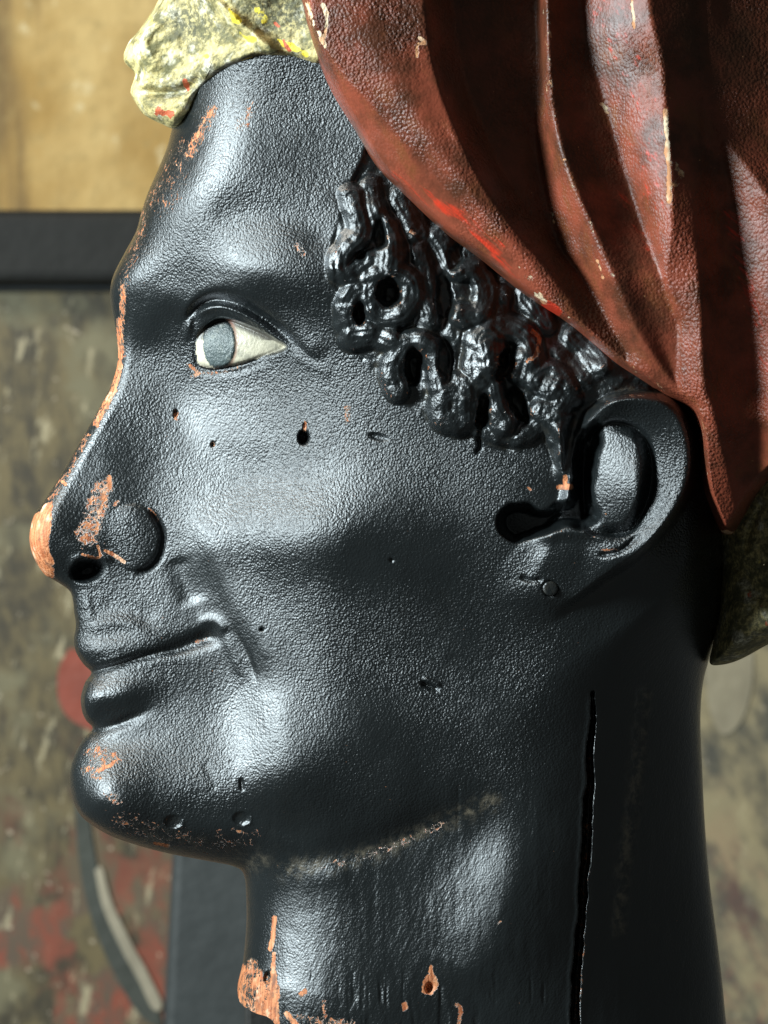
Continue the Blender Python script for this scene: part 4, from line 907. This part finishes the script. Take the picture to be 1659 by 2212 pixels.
def plaster():
    m, nt, b = mat('ochre_plaster'); n = N(nt)
    a = n.noise(9, 5, 0.6); st = n.noise(26, 4, 0.6, n.mapping((1, 1, .18))); sp = n.noise(55, 3, 0.6)
    c = n.mix(n.ramp(a, .35, .65), C(0.36, 0.225, 0.07), C(0.56, 0.40, 0.17))
    c = n.mix(n.ramp(st, .5, .72), c, C(0.17, 0.11, 0.045)); c = n.mix(n.math('MULTIPLY', n.ramp(n.noise(90, 4, .7), .5, .7), .5), c, C(0.30, 0.22, 0.09)); c = n.mix(n.math('MULTIPLY', n.ramp(sp, .62, .78), .7), c, C(0.66, 0.56, 0.34))
    n.link(c, b.inputs['Base Color']); b.inputs['Roughness'].default_value = .85
    n.link(n.bump(n.noise(60, 4), .004, .6), b.inputs['Normal']); return m
def canvas():
    m, nt, b = mat('old_mottled_oil_painting'); n = N(nt)
    a = n.noise(5, 3, .5); f = n.noise(38, 5, .72, n.mapping((1, 1, .4), (0, .12, 0))); g = n.noise(75, 5, .7, n.mapping((1, 1, .32), (0, -.18, 0)))
    k2 = n.noise(120, 4, .7)
    sep = n.nt.nodes.new('ShaderNodeSeparateXYZ'); n.link(n.co, sep.inputs[0]); z = sep.outputs['Z']; x = sep.outputs['X']
    c = n.mix(n.ramp(f, .40, .60), C(0.045, 0.036, 0.020), C(0.15, 0.115, 0.052))
    c = n.mix(n.ramp(n.noise(14, 4, .6), .52, .66), c, C(0.17, 0.15, 0.085))
    low = n.ramp(n.math('MULTIPLY_ADD', a, .12, z), -0.04, -0.26, 0, 1)
    rb = n.mix(n.ramp(f, .44, .56), C(0.24, 0.062, 0.034), C(0.11, 0.075, 0.05))
    c = n.mix(n.math('MULTIPLY', low, n.ramp(n.noise(16, 4, .65), .44, .56)), c, rb)
    c = n.mix(n.math('MULTIPLY', n.ramp(g, .56, .66), .8), c, C(0.44, 0.38, 0.24)); c = n.mix(n.ramp(k2, .64, .72), c, C(0.50, 0.42, 0.30))
    right = n.ramp(x, .10, .2); c = n.mix(n.math('MULTIPLY', right, .6), c, n.mix(n.ramp(n.noise(26, 5, .7, n.mapping((1, 1, .5), (0, .5, 0))), .40, .60), C(0.10, 0.10, 0.09), C(0.48, 0.40, 0.24)))
    n.link(c, b.inputs['Base Color']); b.inputs['Roughness'].default_value = .6; return m
def flat(name, col, rough=.5, amt=.3, sc=40):
    m, nt, b = mat(name); n = N(nt)
    n.link(n.mix(n.noise(sc, 4), C(*[c * (1 - amt) for c in col]), C(*[c * (1 + amt) for c in col])), b.inputs['Base Color'])
    b.inputs['Roughness'].default_value = rough; n.link(n.bump(n.noise(80, 3), .002, .5), b.inputs['Normal']); return m
YWALL = 1.10
wall = boxy('wall', -1500, -1500, 3200, 3600, YWALL + .1, YWALL, plaster(), bevel=0)
wall['kind'] = 'structure'
pic = thing('framed_painting', 'large old painting in black wooden frame on the ochre wall behind the head', 'painting', (0, 0, 0))
M_FRAME = flat('black_frame_wood', (0.006, 0.0066, 0.006), .75, .3)
cv = boxy('canvas', -1200, 600, 2900, 3300, YWALL - .002, YWALL - .02, canvas(), pic, bevel=0)
boxy('frame', -1200, 452, 2900, 612, YWALL - .001, YWALL - .055, M_FRAME, pic, bevel=.008)
boxy('frame_moulding', -1200, 612.5, 2900, 626, YWALL - .001, YWALL - .032, flat('grey_frame_edge', (0.055, 0.065, 0.075), .4), pic, bevel=.003)
# painted shapes on the canvas (flat print)
def blob(name, outline, col, off):
    P_ = smooth_line(list(outline) + [outline[0]], 8)[:-1]; Yc = YWALL - .02 - off
    me = bpy.data.meshes.new(name); me.from_pydata([at(x, y, Yc) for x, y in P_], [], [tuple(range(len(P_)))]); me.update()
    me.materials.append(flat(name + '_paint', col, .6, .45, 34)); o = bpy.data.objects.new(name, me); COL.objects.link(o); o.parent = pic; return o
blob('painted_red_shape', [(150, 1400), (128, 1440), (124, 1490), (134, 1530), (165, 1562), (230, 1580), (260, 1480), (210, 1420)], (0.27, 0.06, 0.035), .001)
blob('painted_dark_stem', [(160, 1700), (168, 1840), (190, 1960), (235, 2080), (300, 2190), (350, 2212), (310, 2120), (250, 2010), (215, 1900), (195, 1780), (185, 1690)], (0.05, 0.055, 0.045), .002)
blob('painted_pale_stroke', [(205, 1880), (222, 1960), (262, 2050), (300, 2120), (330, 2180), (350, 2170), (318, 2100), (280, 2030), (240, 1945), (220, 1875)], (0.34, 0.30, 0.22), .003)
blob('painted_pale_petal', [(1520, 1400), (1530, 1520), (1560, 1585), (1600, 1560), (1625, 1480), (1620, 1380), (1560, 1360)], (0.30, 0.26, 0.18), .001)
post = thing('grey_post', 'dark slate grey upright board standing behind the neck', 'post', (0, 0, 0))
M_POST = flat('slate_grey_paint', (0.034, 0.040, 0.041), .6, .25, 25)
boxy('board', 382, 1650, 700, 2700, .95, .86, M_POST, post, slant=-55, bevel=.006)
col_ = thing('black_gap_block', 'black block filling the dark gap under the chipped front edge of the neck', 'gap filler', (0, 0, 0))  # added black block, stands in for the dark gap below the neck
boxy('block', 528, 2160, 720, 2700, .30, .16, flat('dark_block', (0.010, 0.010, 0.009), .7), col_, bevel=.003)
